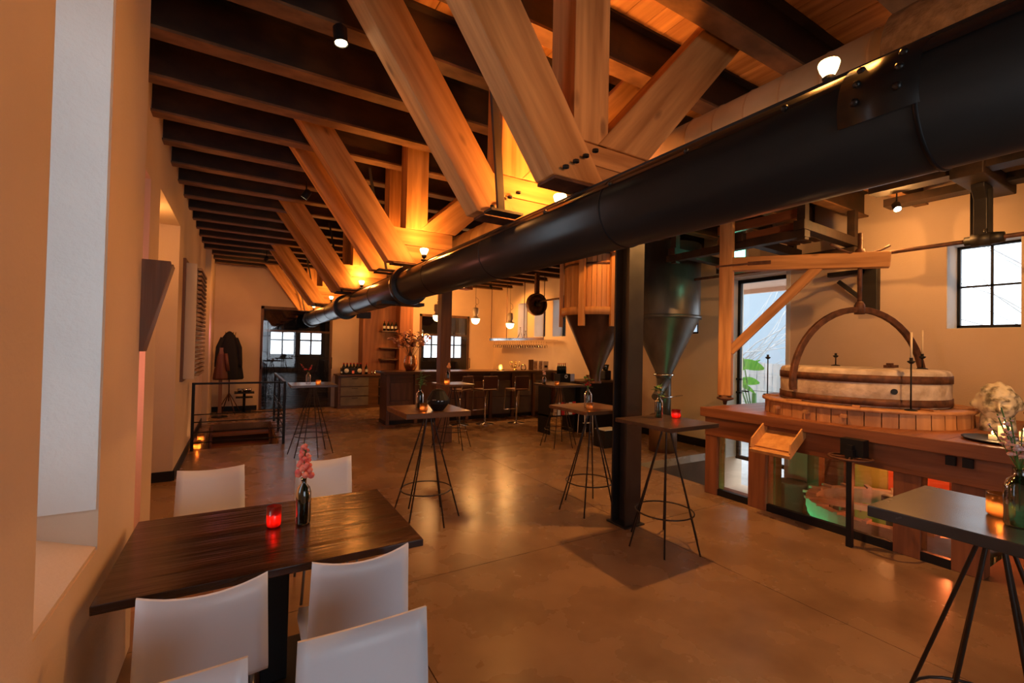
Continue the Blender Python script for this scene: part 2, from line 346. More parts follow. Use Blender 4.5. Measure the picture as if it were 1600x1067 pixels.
# ceiling: boards and steel joists
cl = struct('ceiling', B().box(-1.2, W+.5, YB-.4, YF+.4, 3.935, 4.05), 'dark_x')
x = -1.1
pm = B().box(0, .172, YB, YF, 0, .03).mesh('board', 'deck')
while x < W+.1:
    o = obj('board', pm, None, cl); o.location = (x, 0, 3.90+random.uniform(-.003, .003)); x += .178
fm = B().box(XL-.05, W+.05, 0, .13, 0, .018).mesh('bottom_flange', 'flange')
jm = B().box(XL-.05, W+.05, .05, .078, .018, .312).box(XL-.05, W+.05, 0, .13, .312, .33).mesh('joist', 'joist')
k = -8
while 1.07+.62*k < YF-.1:
    o = obj('joist', jm, None, cl); o.location = (0, 1.07+.62*k-.13, ZC); k += 1
    obj('bottom_flange', fm, None, o)
# ------------------------------------------------------------------ windows of the right wall
def window(name, y0, y1, z0, z1, X, nx, nz, mt='black', fr=.035):
    o = struct(name, B().box(X, X+.05, y0, y0+fr, z0, z1).box(X, X+.05, y1-fr, y1, z0, z1).box(X, X+.05, y0, y1, z0, z0+fr).box(X, X+.05, y0, y1, z1-fr, z1), mt)
    b = B()
    for i in range(1, nx): t = y0+(y1-y0)*i/nx; b.box(X+.01, X+.04, t-.011, t+.011, z0, z1)
    for j in range(1, nz): t = z0+(z1-z0)*j/nz; b.box(X+.01, X+.04, y0, y1, t-.011, t+.011)
    if nx > 1 or nz > 1: obj('glazing_bars', b, mt, o)
    for i in range(nx):
        for j in range(nz):
            obj('pane', B().box(X+.022, X+.028, y0+(y1-y0)*i/nx, y0+(y1-y0)*(i+1)/nx, z0+(z1-z0)*j/nz, z0+(z1-z0)*(j+1)/nz), 'glass', o)
    return o
n = 0
for h in rw:
    if h[2] < 0: continue
    n += 1; window('window_%d' % n, h[0]+.0, h[1], h[2]+.02, h[3], W+.33, 2, 2)
    struct('trim_%d' % (n+1), B().box(W+.004, W+.33, h[1]-.006, h[1], h[2], h[3]).box(W+.004, W+.33, h[0], h[0]+.006, h[2], h[3]).box(W+.004, W+.33, h[0], h[1], h[2]-.0, h[2]+.006).box(W+.004, W+.33, h[0], h[1], h[3]-.006, h[3]), 'plaster_white')
def ywindow(name, x0, x1, z0, z1, Y, nx, nz):
    o = struct(name, B().box(x0, x0+.05, Y, Y+.05, z0, z1).box(x1-.05, x1, Y, Y+.05, z0, z1).box(x0, x1, Y, Y+.05, z0, z0+.05).box(x0, x1, Y, Y+.05, z1-.05, z1), 'black')
    b = B()
    for i in range(1, nx): t = x0+(x1-x0)*i/nx; b.box(t-.015, t+.015, Y+.01, Y+.04, z0, z1)
    for j in range(1, nz): t = z0+(z1-z0)*j/nz; b.box(x0, x1, Y+.01, Y+.04, t-.015, t+.015)
    obj('glazing_bars', b, 'black', o)
    obj('pane', B().box(x0, x1, Y+.022, Y+.028, z0, z1), 'glass', o)
ywindow('window_6', -.2, 2.9, .25, 3.1, YB-.25, 4, 3)
o = struct('window_8', B().box(-1.1, -1.05, 1.82, 1.87, .95, 3.25).box(-1.1, -1.05, 2.45, 2.5, .95, 3.25).box(-1.1, -1.05, 1.82, 2.5, 3.2, 3.25).box(-1.1, -1.05, 1.82, 2.5, .95, 1.0), 'black')
obj('pane', B().box(-1.08, -1.074, 1.82, 2.5, 1, 3.25), 'glass', o)
struct('trim_7', B().box(-1.05, -.497, 2.493, 2.5, 1.0, 3.24).box(-1.05, -.497, 1.82, 1.827, 1, 3.24), 'plaster_white')
# glass door to the garden
d = struct('door_1', B().box(7.50, 7.56, 3.86, 3.91, -.12, 2.95).box(7.50, 7.56, 4.80, 4.86, -.12, 2.98).box(7.50, 7.56, 3.86, 4.86, -.14, -.08).box(7.50, 7.56, 3.86, 4.86, 2.92, 2.98), 'black')
obj('pane', B().box(7.525, 7.531, 3.9, 4.8, -.1, 2.93), 'glass', d)
obj('handle', B().tube([(7.49, 4.72, 1.05), (7.45, 4.72, 1.05), (7.45, 4.60, 1.05)], .011), 'black', d)
for z in (1.25, 1.02, .45): obj('hinge', B().cb((7.47, 4.79, z), (.04, .09, .03)), 'black', d)
struct('trim_8', B().box(W+.004, W+.3, 4.852, 4.86, -.1, 2.98).box(W+.004, W+.3, 3.86, 3.868, -.1, 2.98), 'plaster_white')
# dark double doors with small panes in the far wall
def far_door(name, x0, x1, z1, px, pz, yy):
    b = B(); hs = [(a, c, pz[0], pz[1]) for a, c in px]
    for c in cells(x0+.07, x1-.07, 0, z1-.62, hs): b.box(c[0], c[1], yy, yy+.06, c[2], c[3])
    d = struct(name, b, 'black')
    obj('door_frame', B().box(x0, x0+.07, yy-.04, yy+.12, 0, z1).box(x1-.07, x1, yy-.04, yy+.12, 0, z1).box(x0, x1, yy-.04, yy+.12, z1-.07, z1).box(x0, x1, yy-.02, yy+.1, z1-.66, z1-.60), 'dark_z', d)
    obj('transom_pane', B().box(x0+.07, x1-.07, yy+.03, yy+.04, z1-.6, z1-.07), 'glassdark', d)
    for a, c in px:
        m = (a+c)/2; h = (pz[0]+pz[1])/2
        obj('glazing_bars', B().box(m-.018, m+.018, yy, yy+.05, pz[0], pz[1]).box(a, c, yy, yy+.05, h-.018, h+.018), 'black', d)
        for (p, q) in ((a, m), (m, c)):
            for (r, t) in ((pz[0], h), (h, pz[1])): obj('pane', B().box(p, q, yy+.022, yy+.028, r, t), 'glass', d)
    obj('glass_leaf', B().box(x0+.05, x1-.05, yy-.10, yy-.09, .02, z1-.08), glassmat('front_glass', (.9, .9, .9), .015), d)
    for x in (x0+.02, x1-.02): obj('push_bar', B().tube([(x, yy-.12, 1.05), (x, yy-.16, 1.05), (x, yy-.16, 1.35), (x, yy-.12, 1.35)], .012), 'black', d)
    return d
far_door('door_2', .42, 2.15, 2.66, [(.66, 1.20), (1.36, 1.88)], (1.43, 2.17), YF+.03)
far_door('door_3', 4.64, 6.30, 2.70, [(4.80, 5.30), (5.55, 6.05)], (1.37, 2.16), YF+.03)
# ------------------------------------------------------------------ the long black pipe
PX, PZ, PR = 1.52, 2.345, .162
pipe = thing('steel_pipe', 'long riveted black steel pipe running the whole length of the hall under the timber trusses', 'pipe', (PX, 0, PZ))
obj('tube', B().lathe([(PR, -2.5), (PR, 12.95), (PR-.02, 12.95), (PR-.02, -2.5)], (0, 0, 0), 40, 'y', closed=True), 'pipe', pipe)
for y in (-.9, .44, 1.55, 2.75, 3.9, 5.9, 7.0, 9.4, 10.6, 11.9): obj('joint_ring', B().lathe([(PR-.002, y-.006), (PR+.004, y-.004), (PR+.004, y+.004), (PR-.002, y+.006)], (0, 0, 0), 40, 'y'), 'black', pipe)
for y in (4.72, 8.1, 12.4): obj('flange', B().lathe([(PR-.002, y-.05), (PR+.045, y-.05), (PR+.05, y), (PR+.045, y+.05), (PR-.002, y+.05)], (0, 0, 0), 40, 'y', smooth=False), 'pipe', pipe)
obj('seam_rail', B().box(-.05, .05, -2.4, 12.9, PR-.006, PR+.006), 'steel', pipe)
A = radians(152)
obj('lap_seam', B().lathe([(PR-.002, -1.2), (PR+.0045, -1.2), (PR+.0045, 3.9), (PR-.002, 3.9)], (0, 0, 0), 3, 'y', a0=A-.12, a1=A+.0), 'pipe', pipe)
obj('patch_plate', B().lathe([(PR-.002, .43), (PR+.006, .43), (PR+.006, .60), (PR-.002, .60)], (0, 0, 0), 10, 'y', a0=radians(125), a1=radians(195)), 'pipe', pipe)
for yy, aa in ((.47, 140), (.56, 140), (.47, 158), (.56, 158), (.47, 176), (.56, 176), (.75, 148), (1.1, 148), (1.5, 148), (2.0, 148)):
    t = radians(aa); obj('rivet', B().ball(((PR+.006)*cos(t), yy, (PR+.006)*sin(t)), .011, 8, 4), 'pipe', pipe)
obj('cradle', B().box(-.24, .24, 4.9, 5.1, -PR-.03, -PR+.005), 'steel', pipe); obj('clamp_block', B().box(.1, .3, 7.6, 7.75, -.2, -.1), 'steel', pipe)
# ------------------------------------------------------------------ timber trusses above the pipe
tl = ['nearest timber truss, fanning out above the pipe over the black column', 'second timber truss from the front, behind the nearest one', 'third timber truss from the front, lit brightly by the pipe lamps', 'fourth timber truss from the front, close behind the third', 'fifth timber truss counting from the front', 'sixth timber truss counting from the front', 'seventh timber truss counting from the front', 'eighth timber truss counting from the front, last but one', 'farthest timber truss, above the dark double door']
for i, Y in enumerate((1.75, 2.48, 4.42, 5.05, 6.94, 7.56, 9.84, 10.46, 12.40)):
    t = thing('timber_truss', tl[i], 'truss', (0, Y, 0), group='timber trusses over the pipe')
    zt = (2.75, 2.80)[i] if i < 2 else 2.88; zm = 2.53+(zt-2.53)*.52
    sh = .06 if i == 0 else 0
    for z0, z1, xa, xb in ((2.53, zm-.0015, 1.32+sh, 1.88), (zm+.0015, zt, 1.18+sh, 1.89)):
        obj('tie_plank', B().box(xa, xb, .03, .16, z0, z1), 'oak_x', t, bevel=.004)
    sh = .06 if i == 0 else 0
    strut('strut', (1.35+sh, .07, 2.53), (.62+sh, .07, ZC), .27 if i == 0 else .235, .15, 'oak', t, 2.53, 3.893)
    strut('strut', (1.72, .09, zt), (2.46, .09, ZC), .27, .15, 'oak', t, zt+.001, 3.893)
    bar('post', (1.495, .12, zt+.001), (1.495, .12, 3.893), .225, .20, 'oak', t, side=(0, 1, 0))
    obj('shoe_plate', B().box(1.26, 1.5, .0, .15, 2.515, 2.529), 'rust', t)
    for q in range(4): obj('bolt', B().lathe([(.016, 0), (.016, .012), (0, .012)], (1.3+.05*q*1.2, -.03, 2.56+.04*q), 8), 'steel', t) if i < 2 else None
for i, (ya, yb) in enumerate(((2.16, 2.40), (4.83, 4.93), (7.35, 7.45), (10.2, 10.3), (12.2, 12.3))):
    r = .022 if i == 0 else .012
    t = thing('hanger_bar', ['flat black steel hanger bar slanting down to the pipe between the two nearest trusses', 'thin black hanger rod by the third and fourth trusses', 'thin black hanger rod by the fifth and sixth trusses', 'thin black hanger rod by the seventh and eighth trusses', 'thin black hanger rod in front of the farthest truss'][i], 'hanger')
    bar('rod', (1.10, ya-.0, 3.55), (1.33, yb, 2.53), r*2.2, r, 'steel', t, side=(0, 1, 0), bevel=.002)
    obj('foot_plate', B().box(1.24, 1.46, yb-.05, yb+.05, 2.512, 2.526), 'steel', t)
# spiral duct beside it
du = thing('spiral_duct', 'tan metal ventilation duct with spiral seams, running behind the black pipe', 'duct', (2.36, 0, 2.93))
obj('tube', B().lathe([(.175, .78), (.175, 6.2), (.16, 6.2), (.16, .78)], (0, 0, 0), 32, 'y', closed=True), 'duct', du)
for q in range(30): y = .86+q*.18; obj('seam', B().lathe([(.174, y-.006), (.179, y), (.174, y+.006)], (0, 0, 0), 32, 'y'), 'duct', du)
obj('fibre_wrap', B().lathe([(.17, -2.4), (.205, -2.4), (.21, .6), (.2, .80), (.17, .82)], (0, 0, 0), 32, 'y'), 'wrap', du, label='brown fibre wrapping')
# small lamps on the pipe lighting the trusses
def pipelamp(y, label, x=1.50, p=30, tgt=None, lit=True):
    t = thing('pipe_lamp', label, 'lamp', (x, y, 2.53), group='small lamps standing on the pipe')
    obj('base', B().lathe([(0, 0), (.03, 0), (.03, .012), (.012, .014), (.012, .03), (0, .03)], (0, 0, 0), 12), 'black', t)
    obj('socket', B().lathe([(0, .03), (.02, .03), (.026, .055), (.02, .06), (0, .06)], (0, 0, 0), 12), 'shade', t)
    obj('bulb', B().lathe([(.02, .058), (.035, .085), (.042, .108), (.038, .118), (0, .120)], (0, 0, 0), 14), 'bulb', t)
    lamp('POINT', (x-.02, y-.05, 2.70), p*.45, size=.04)
    lamp('SPOT', (x, y, 2.68), p, target=tgt or (x, y+.35, 3.6), angle=120, blend=1, size=.03)
    return t
PL0 = pipelamp(.72, 'glowing cream lamp on the nearest stretch of pipe, in front of the spiral duct', x=1.57, p=9, tgt=(1.5, 1.8, 3.2)); PL0.scale = (.72, .72, .8)
pipelamp(2.25, 'small lamp on the pipe between the first and second trusses', p=60, x=1.66, tgt=(1.7, 2.2, 3.6))
pipelamp(4.22, 'small black lamp on the pipe just before the third truss', p=30)
pipelamp(4.9, 'small lamp on the pipe between third and fourth trusses', p=22)
pipelamp(6.88, 'small cream lamp on the pipe before the fifth truss', p=28)
pipelamp(9.5, 'small lamp on the pipe before the seventh truss', p=28)
pipelamp(12.0, 'small lamp on the pipe before the farthest truss', p=28)
# ------------------------------------------------------------------ columns
def column(x, y, w, h, label, m, mt):
    t = thing('column', label, 'column', (x, y, 0))
    if mt == 'H':
        obj('flange', B().box(0, w, 0, .02, 0, h), m, t); obj('flange', B().box(0, w, .18, .2, 0, h), m, t); obj('web', B().box(w/2-.008, w/2+.008, .02, .18, 0, h), m, t)
        obj('base_plate', B().box(-.03, w+.03, -.03, .23, 0, .015), m, t)
        obj('cap_bracket', B().box(-.02, w+.02, -.05, .25, h-.12, h).box(w*.5, w*.5+.1, -.12, 0, h-.22, h-.1), m, t)
    else:
        obj('shaft', B().box(0, w, 0, .19, 0, h), m, t, bevel=.008); obj('plinth', B().box(-.04, w+.04, -.04, .23, 0, .30), m, t, bevel=.01)
    return t
column(3.21, 3.20, .20, ZC, 'black steel column with flanges in the middle of the floor', 'steel', 'H')
column(3.05, 7.60, .20, ZC, 'brown square timber column behind the bar table with the black ball', 'dark_z', 'b')
# ------------------------------------------------------------------ dining table and chairs
t = thing('dining_table', 'dark varnished wooden dining table against the left wall', 'table', (.18, 2.61, 0))
obj('tabletop', B().box(-.62, .62, -.45, .45, .715, .75), 'tabletop', t, bevel=.004)
obj('pedestal', B().box(-.06, .06, -.06, .06, .02, .715), 'black', t, bevel=.005)
obj('top_plate', B().box(-.3, .3, -.25, .25, .70, .715), 'black', t)
obj('foot_plate', B().box(-.25, .25, -.3, .3, 0, .02), 'black', t, bevel=.004)
def chair_shell():
    b = B(); prof = [(.22, .435), (.20, .452), (.12, .455), (0, .447), (-.12, .443), (-.165, .455), (-.190, .49), (-.203, .56), (-.215, .66), (-.228, .75), (-.238, .82)]
    n = 10; top = []
    for i, (y, z) in enumerate(prof):
        back = max(0, (z-.47)/.35) if i > 5 else 0; hw = .205-.012*back if i > 1 else .19
        top.append([Vector((u*hw, y+.032*back*u*u, z+(0.012*u*u if i < 6 else .024*u*u*back))) for u in [-1+2*k/n for k in range(n+1)]])
    V1 = [[b.bm.verts.new(p) for p in row] for row in top]; V2 = []
    for i, row in enumerate(top):
        a = prof[max(i-1, 0)]; c = prof[min(i+1, len(prof)-1)]; nv = Vector((0, -(c[1]-a[1]), (c[0]-a[0]))); nv = -nv.normalized()
        if nv.z > 0 and i < 5: nv = -nv
        V2.append([b.bm.verts.new(p+Vector((0, -abs(nv.y), -abs(nv.z)))*.011) for p in row])
    for i in range(len(prof)-1):
        for k in range(n):
            for Vq in (V1, V2): fc = b.bm.faces.new((Vq[i][k], Vq[i][k+1], Vq[i+1][k+1], Vq[i+1][k])); fc.smooth = True
    for i in range(len(prof)-1):
        for k in (0, n): b.bm.faces.new((V1[i][k], V1[i+1][k], V2[i+1][k], V2[i][k]))
    for k in range(n):
        for i in (0, len(prof)-1): b.bm.faces.new((V1[i][k], V1[i][k+1], V2[i][k+1], V2[i][k]))
    return b
ch0 = thing('dining_chair', 'white chair on the near side of the dining table, nearer the left wall', 'chair', (-.085, 2.15, 0), 0, 'white shell chairs')
obj('seat_shell', chair_shell(), 'chair', ch0)
for sx in (-1, 1):
    for sy, yt, yb in ((1, .15, .21), (-1, -.14, -.21)):
        obj('leg', B().tube([(sx*.15, yt, .437), (sx*.185, yb, 0)], .009), 'greymetal', ch0)
obj('under_frame', B().tube([(-.15, .15, .432), (.15, .15, .432), (.15, -.14, .43), (-.15, -.14, .43), (-.15, .15, .432)], .007), 'greymetal', ch0)
dup(ch0, (.455, 2.15, 0), .0, 'white chair on the near side of the dining table, away from the wall')
dup(ch0, (-.150, 3.52, 0), pi, 'white chair on the far side of the dining table, next to the wall')
dup(ch0, (.565, 3.47, 0), pi, 'white chair on the far side of the dining table, behind the dark bottle vase')
dup(ch0, (.355, 1.23, 0), pi, 'nearest white chair, turned away from the dining table, at the bottom edge')
dup(ch0, (-.155, 1.23, 0), pi, 'white chair of which only the top corner shows at the bottom of the picture')
# ------------------------------------------------------------------ tall wire-legged tables
def tall_table(x, y, label, s=.62, m='bistro', th=.035, rz=0, r=.33):
    t = thing('bar_table', label, 'table', (x, y, 0), rz, 'tall square tables on splayed rods')
    obj('tabletop', B().box(-s/2, s/2, -s/2, s/2, 1.09-th, 1.09), m, t, bevel=.004)
    obj('hub', B().lathe([(0, 1.035), (.075, 1.035), (.075, 1.055), (0, 1.055)], (0, 0, 0), 16), 'wire', t)
    for k in range(6):
        a = pi/6+k*pi/3+.2; obj('leg', B().tube([(.05*cos(a), .05*sin(a), 1.05), (.045*cos(a)+.01, .045*sin(a), .98), (r*cos(a), r*sin(a), .008)], .0075), 'wire', t)
    q = r*.75
    obj('foot_ring', B().tube([(q*cos(a), q*sin(a), .30) for a in [2*pi*k/28 for k in range(29)]], .0065, cap=False), 'wire', t)
    return t
tall_table(1.61, 4.31, 'tall table with brown wooden top, black ball and candle, just left of centre', m='bistro_b', th=.05, s=.64)
tall_table(3.25, 2.77, 'tall table with dark top directly in front of the black column', s=.62)
tall_table(3.25, 3.78, 'tall table half hidden behind the left side of the black column', s=.64, m='bistro_b')
tall_table(4.86, 6.50, 'tall dark table in front of the right end of the bar', s=.66)
tall_table(3.10, 7.15, 'tall table in front of the brown timber column', s=.56, m='bistro_b')
tall_table(.965, 7.65, 'tall dark table standing beside the stair railing', s=.64)
tall_table(2.52, .56, 'nearest tall table, slate grey top, at the right edge of the picture', s=.60, m='slate', th=.045)
# ------------------------------------------------------------------ mill platform
P = thing('mill_platform', 'red-brown timber platform carrying the millstone along the right wall', 'platform')
y = .97; i = 0
while y < 3.55: # deck boards run across towards the wall
    obj('deck_board', B().box(4.86, W-.01, y, min(y+.197, 3.60), 1.0, 1.04), 'mill_x', P, bevel=.003); y += .2
obj('front_rail', B().box(4.83, 4.87, .97, 3.6, .93, 1.04), 'mill_y', P, bevel=.006)
obj('front_beam', B().box(4.90, 5.06, 1.0, 3.58, .70, .93), 'mill_y', P, bevel=.006)
obj('far_beam', B().box(4.92, W-.01, 3.42, 3.58, .70, .93), 'mill_x', P, bevel=.006)
obj('end_beam', B().box(4.92, W-.01, .99, 1.14, .70, 1.0), 'mill_x', P)
for ya, yb, xx in ((3.42, 3.58, 4.91), (2.83, 3.03, 4.91), (1.53, 1.72, 4.93), (1.15, 1.34, 4.93), (2.98, 3.12, 6.35), (3.44, 3.56, 6.2)):
    obj('post', B().box(xx, xx+.15, ya, yb, -2.39 if xx > 5 else 0, .70), 'mill_z', P, bevel=.006)
obj('base_rail', B().box(4.93, 4.98, 3.05, 3.42, 0, .075), 'black', P); obj('base_rail', B().box(4.93, 4.98, 1.72, 2.83, 0, .075), 'black', P); obj('base_rail', B().box(4.93, 4.98, 1.34, 1.53, 0, .075), 'black', P)
for ya, yb in ((3.03, 3.42), (1.72, 2.83), (1.34, 1.53)): obj('glass_panel', B().box(4.95, 4.958, ya, yb, .05, .70), 'glass', P)
for q in range(2): obj('wedge_block', B().cb((4.89, 1.33-.1*q, .88), (.05, .06, .07)), 'black', P)
# pit below the platform
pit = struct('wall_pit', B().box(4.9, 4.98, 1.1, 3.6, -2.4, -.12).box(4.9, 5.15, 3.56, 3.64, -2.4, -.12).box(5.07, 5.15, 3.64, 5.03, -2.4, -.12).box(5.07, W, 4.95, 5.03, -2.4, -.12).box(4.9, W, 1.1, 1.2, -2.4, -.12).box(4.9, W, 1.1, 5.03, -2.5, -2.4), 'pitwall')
obj('lime_panel', B().box(6.88, 6.92, 2.46, 2.80, -.6, .68), 'limewall', pit, label='panel coloured with lime green pit light'); obj('red_panel', B().box(6.93, 7.0, 1.9, 2.9, -.9, .68), 'redwall', pit, label='panel coloured with red pit light')
obj('brown_panel', B().box(6.86, 6.92, 2.92, 3.25, -.9, .70), 'dark_z', pit)
obj('ledge', B().box(6.65, W, 3.1, 4.95, -.70, -.60), 'redwall2', pit)
lamp('POINT', (5.22, 2.95, -.30), 9, (.03, 1, .40), .03); lamp('POINT', (5.75, 1.55, .30), 14, (1, .20, .05), .05); lamp('POINT', (6.5, 2.3, .45), 5, (1, .36, .10), .05)
g = thing('gear_wheel', 'large wooden gear ring with downward pegs under the platform, lit green and red', 'gear', (5.98, 2.06, .05))
rim = obj('rim', B().lathe([(.70, -.06), (.80, -.06), (.80, .05), (.70, .05)], (0, 0, 0), 48, smooth=False, closed=True), 'gearpaint', g)
obj('lower_rim', B().lathe([(.71, -.12), (.785, -.12), (.785, -.06), (.71, -.06)], (0, 0, 0), 48, smooth=False, closed=True), 'gearpaint', g)
for k in range(40):
    a = 2*pi*k/40; obj('peg', B().tube([(.745*cos(a), .745*sin(a), -.12), (.745*cos(a), .745*sin(a), -.24)], [.022, .010], 6), 'gearpaint', rim)
    if k % 2 == 0: obj('cog', B().box(.70, .83, -.02, .02, .05, .075, Matrix.Rotation(a+.05, 4, 'Z')), 'gearpaint', rim)
for k in range(4): obj('spoke', B().box(0, .68, -.04, .04, -.03, .03, Matrix.Rotation(k*pi/2+.4, 4, 'Z')), 'gearpaint', g)
obj('hub', B().lathe([(0, -2.2), (.08, -2.2), (.08, .1), (.12, .1), (.12, .16), (0, .16)], (0, 0, 0), 20), 'steel', g)
g2 = thing('pulley_rack', 'orange-lit slatted wooden ladder leaning beneath the platform beside the gear ring', 'ladder', (5.25, 1.86, -.75), .2)
for s in (0, .2): obj('rail', B().box(s, s+.03, 0, .04, 0, .62), 'gearpaint', g2)
for k in range(6): obj('rung', B().box(.03, .2, .005, .035, .08+k*.09, .105+k*.09), 'gearpaint', g2)
po = thing('plant_pot', 'grey round pot on the ledge beneath the glass garden door', 'pot', (6.95, 3.62, -.60))
obj('pot', B().lathe([(0, 0), (.13, 0), (.19, .42), (.2, .45), (.17, .45), (.165, .40), (0, .40)], (0, 0, 0), 24), 'wicker', po)
wv = thing('handwheel_post', 'black steel post with a horizontal handwheel in front of the platform', 'handwheel', (4.70, 1.95, 0))
obj('post', B().box(-.022, .022, -.022, .022, 0, .9), 'black', wv); obj('bracket', B().box(-.03, .125, -.03, .03, .78, .86).box(.02, .125, -.09, .09, .80, .95), 'black', wv)
wh = obj('wheel', B().tube([(.16*cos(a), .16*sin(a), .79) for a in [2*pi*k/24 for k in range(25)]], .011, cap=False), 'rust', wv)
for k in range(4): obj('spoke', B().tube([(0, 0, .79), (.16*cos(k*pi/2+.3), .16*sin(k*pi/2+.3), .79)], .008, 6), 'rust', wh)
# grain chute
c = thing('grain_chute', 'orange wooden grain chute tilting down from the platform edge', 'chute', (4.87, 2.62, .985)); c.rotation_euler = (0, radians(-34), 0)
obj('floor_board', B().box(-.38, .02, -.19, .19, -.115, -.10), 'hop', c, bevel=.002)
for s in (-.2, .19): obj('side_board', B().prism([(-.36, -.115), (.02, -.115), (.02, .0), (-.30, -.0), (-.36, -.06)], 'y', s, s+.014), 'hop', c)
obj('end_lip', B().box(-.385, -.36, -.2, .204, -.115, -.075), 'hop', c); obj('cross_slat', B().box(-.31, -.295, -.19, .19, -.10, -.085), 'hop', c); obj('back_board', B().box(.0, .015, -.19, .19, -.1, .03), 'dark_z', c)
# tub, millstone
CX, CY = 5.87, 2.36
tb = thing('millstone_tub', 'round wooden stave tub on the platform below the millstone', 'tub', (CX, CY, 1.04))
for k in range(44):
    a0 = 2*pi*k/44; n = 2
    obj('stave', B().lathe([(.87, 0), (.905+random.uniform(-.003, .003), 0), (.903, .135), (.87, .135)], (0, 0, 0), 2, smooth=False, closed=True, a0=a0+.004, a1=a0+2*pi/44-.004), 'tub', tb)
obj('top_ring', B().lathe([(.70, .135), (.93, .135), (.935, .15), (.93, .165), (.70, .165)], (0, 0, 0), 64, closed=True), 'tub', tb)
for k, a in enumerate((3.55, 3.95, 4.3)): obj('cleat', B().cb((.925, 0, .08), (.06, .05, .03), Matrix.Rotation(a-.9, 4, 'Z')), 'tub', tb)
for k in range(9): obj('rim_slat', B().box(.765, .90, -.03, .03, .166, .180, Matrix.Rotation(k*.7, 4, 'Z')), 'tub', tb)
ms = thing('millstone', 'large pale granite millstone with rusty iron bands in the round tub', 'millstone', (CX, CY, 1.206))
obj('stone', B().lathe([(0, 0), (.735, 0), (.745, .01), (.745, .33), (.73, .355), (.69, .365), (.15, .365), (.13, .3), (0, .3)], (0, 0, 0), 64), 'stone', ms)
obj('iron_band', B().lathe([(.74, .015), (.754, .015), (.754, .085), (.74, .085)], (0, 0, 0), 64, closed=True), 'rust', ms); obj('iron_band', B().lathe([(.74, .235), (.754, .235), (.754, .31), (.74, .31)], (0, 0, 0), 64, closed=True), 'rust', ms)
a = atan2(1.86-CY, 5.33-CX); obj('socket_shade_disc', B().tube([(.74*cos(a), .74*sin(a), .16), (.752*cos(a), .752*sin(a), .16)], .028, 12), 'black', ms)  # black disc stands in for the shade inside the socket
obj('rynd', B().cb((.25, -.2, .385), (.3, .03, .03)).cb((.22, -.2, .4), (.05, .05, .04)), 'rust', ms)
# crane
cr = thing('stone_crane', 'light wooden stone crane with post, arm and brace over the millstone', 'crane', (5.32, 3.60, 1.04))
dx, dy = CX-5.32, CY-3.60; L = sqrt(dx*dx+dy*dy); ux, uy = dx/L, dy/L
po_ = bar('post', (0, 0, .12), (0, 0, 2.5), .155, .155, 'oak', cr, side=(uy, -ux, 0), bevel=.012)
bar('arm', (ux*-.04, uy*-.04, 1.79), (ux*(L+.26), uy*(L+.26), 1.70), .17, .13, 'oak', cr, side=(uy, -ux, 0), bevel=.012)
bar('brace', (ux*.05, uy*.05, .68), (ux*(L*.72), uy*(L*.72), 1.68), .105, .09, 'oak', cr, side=(uy, -ux, 0), bevel=.008)
bar('strap', (ux*-.12, uy*-.12, 1.76), (ux*.34, uy*.34, 1.77), .022, .17, 'rust', cr, side=(uy, -ux, 0), bevel=.002); bar('strap_plate', (ux*.25, uy*.25, 1.77), (ux*.50, uy*.50, 1.765), .045, .15, 'rust', cr, side=(uy, -ux, 0), bevel=.002)
obj('pivot', B().lathe([(0, 0), (.02, .005), (.028, .05), (.10, .075), (.10, .095), (.075, .1), (.075, .125), (0, .125)], (0, 0, 0), 16), 'rust', cr)
sc = thing('lifting_screw', 'rusty iron lifting screw with curved calliper arms gripping the millstone', 'screw lift', (CX, CY, 1.2))
obj('spindle', B().tube([(0, 0, 1.0), (0, 0, 1.86)], .022, 10), 'rust', sc)
obj('nut', B().lathe([(0, 1.60), (.05, 1.60), (.055, 1.63), (.04, 1.68), (0, 1.68)], (0, 0, 0), 12), 'rust', sc)
lx, ly = cos(yaw), -sin(yaw)
obj('wing_handle', B().tube([(lx*t*.33, ly*t*.33, 1.63+.10*t*t) for t in [-1+k/6 for k in range(13)]], .013, 8), 'rust', sc)
ex, ey = -.707/.78, .325/.78
for s in (1, -1):
    pts = []; R = .79
    for k in range(13):
        th = pi/2*k/12*1.02; pts.append((s*ex*R*sin(th), s*ey*R*sin(th), .19+.82*cos(th)))
    pts.append((s*ex*R*.99, s*ey*R*.99, .12))
    b = B(); prev = None
    for i, p in enumerate(pts):
        p = Vector(p); q = Vector(pts[min(i+1, len(pts)-1)])-Vector(pts[max(i-1, 0)]); q.normalize(); sd = Vector((-ey, ex, 0)); nn = q.cross(sd).normalized()
        ring = [b.bm.verts.new(p+nn*.032*u+sd*.022*v) for u, v in ((-1, -1), (1, -1), (1, 1), (-1, 1))]
        if prev:
            for k in range(4): b.bm.faces.new((prev[k], prev[(k+1) % 4], ring[(k+1) % 4], ring[k]))
        else: b.bm.faces.new(ring)
        prev = ring
    b.bm.faces.new(prev[::-1]); obj('calliper_arm', b, 'rust', sc, bevel=.006)
obj('swivel', B().lathe([(0, .96), (.05, .96), (.05, 1.06), (.03, 1.1), (0, 1.1)], (0, 0, 0), 12), 'rust', sc)
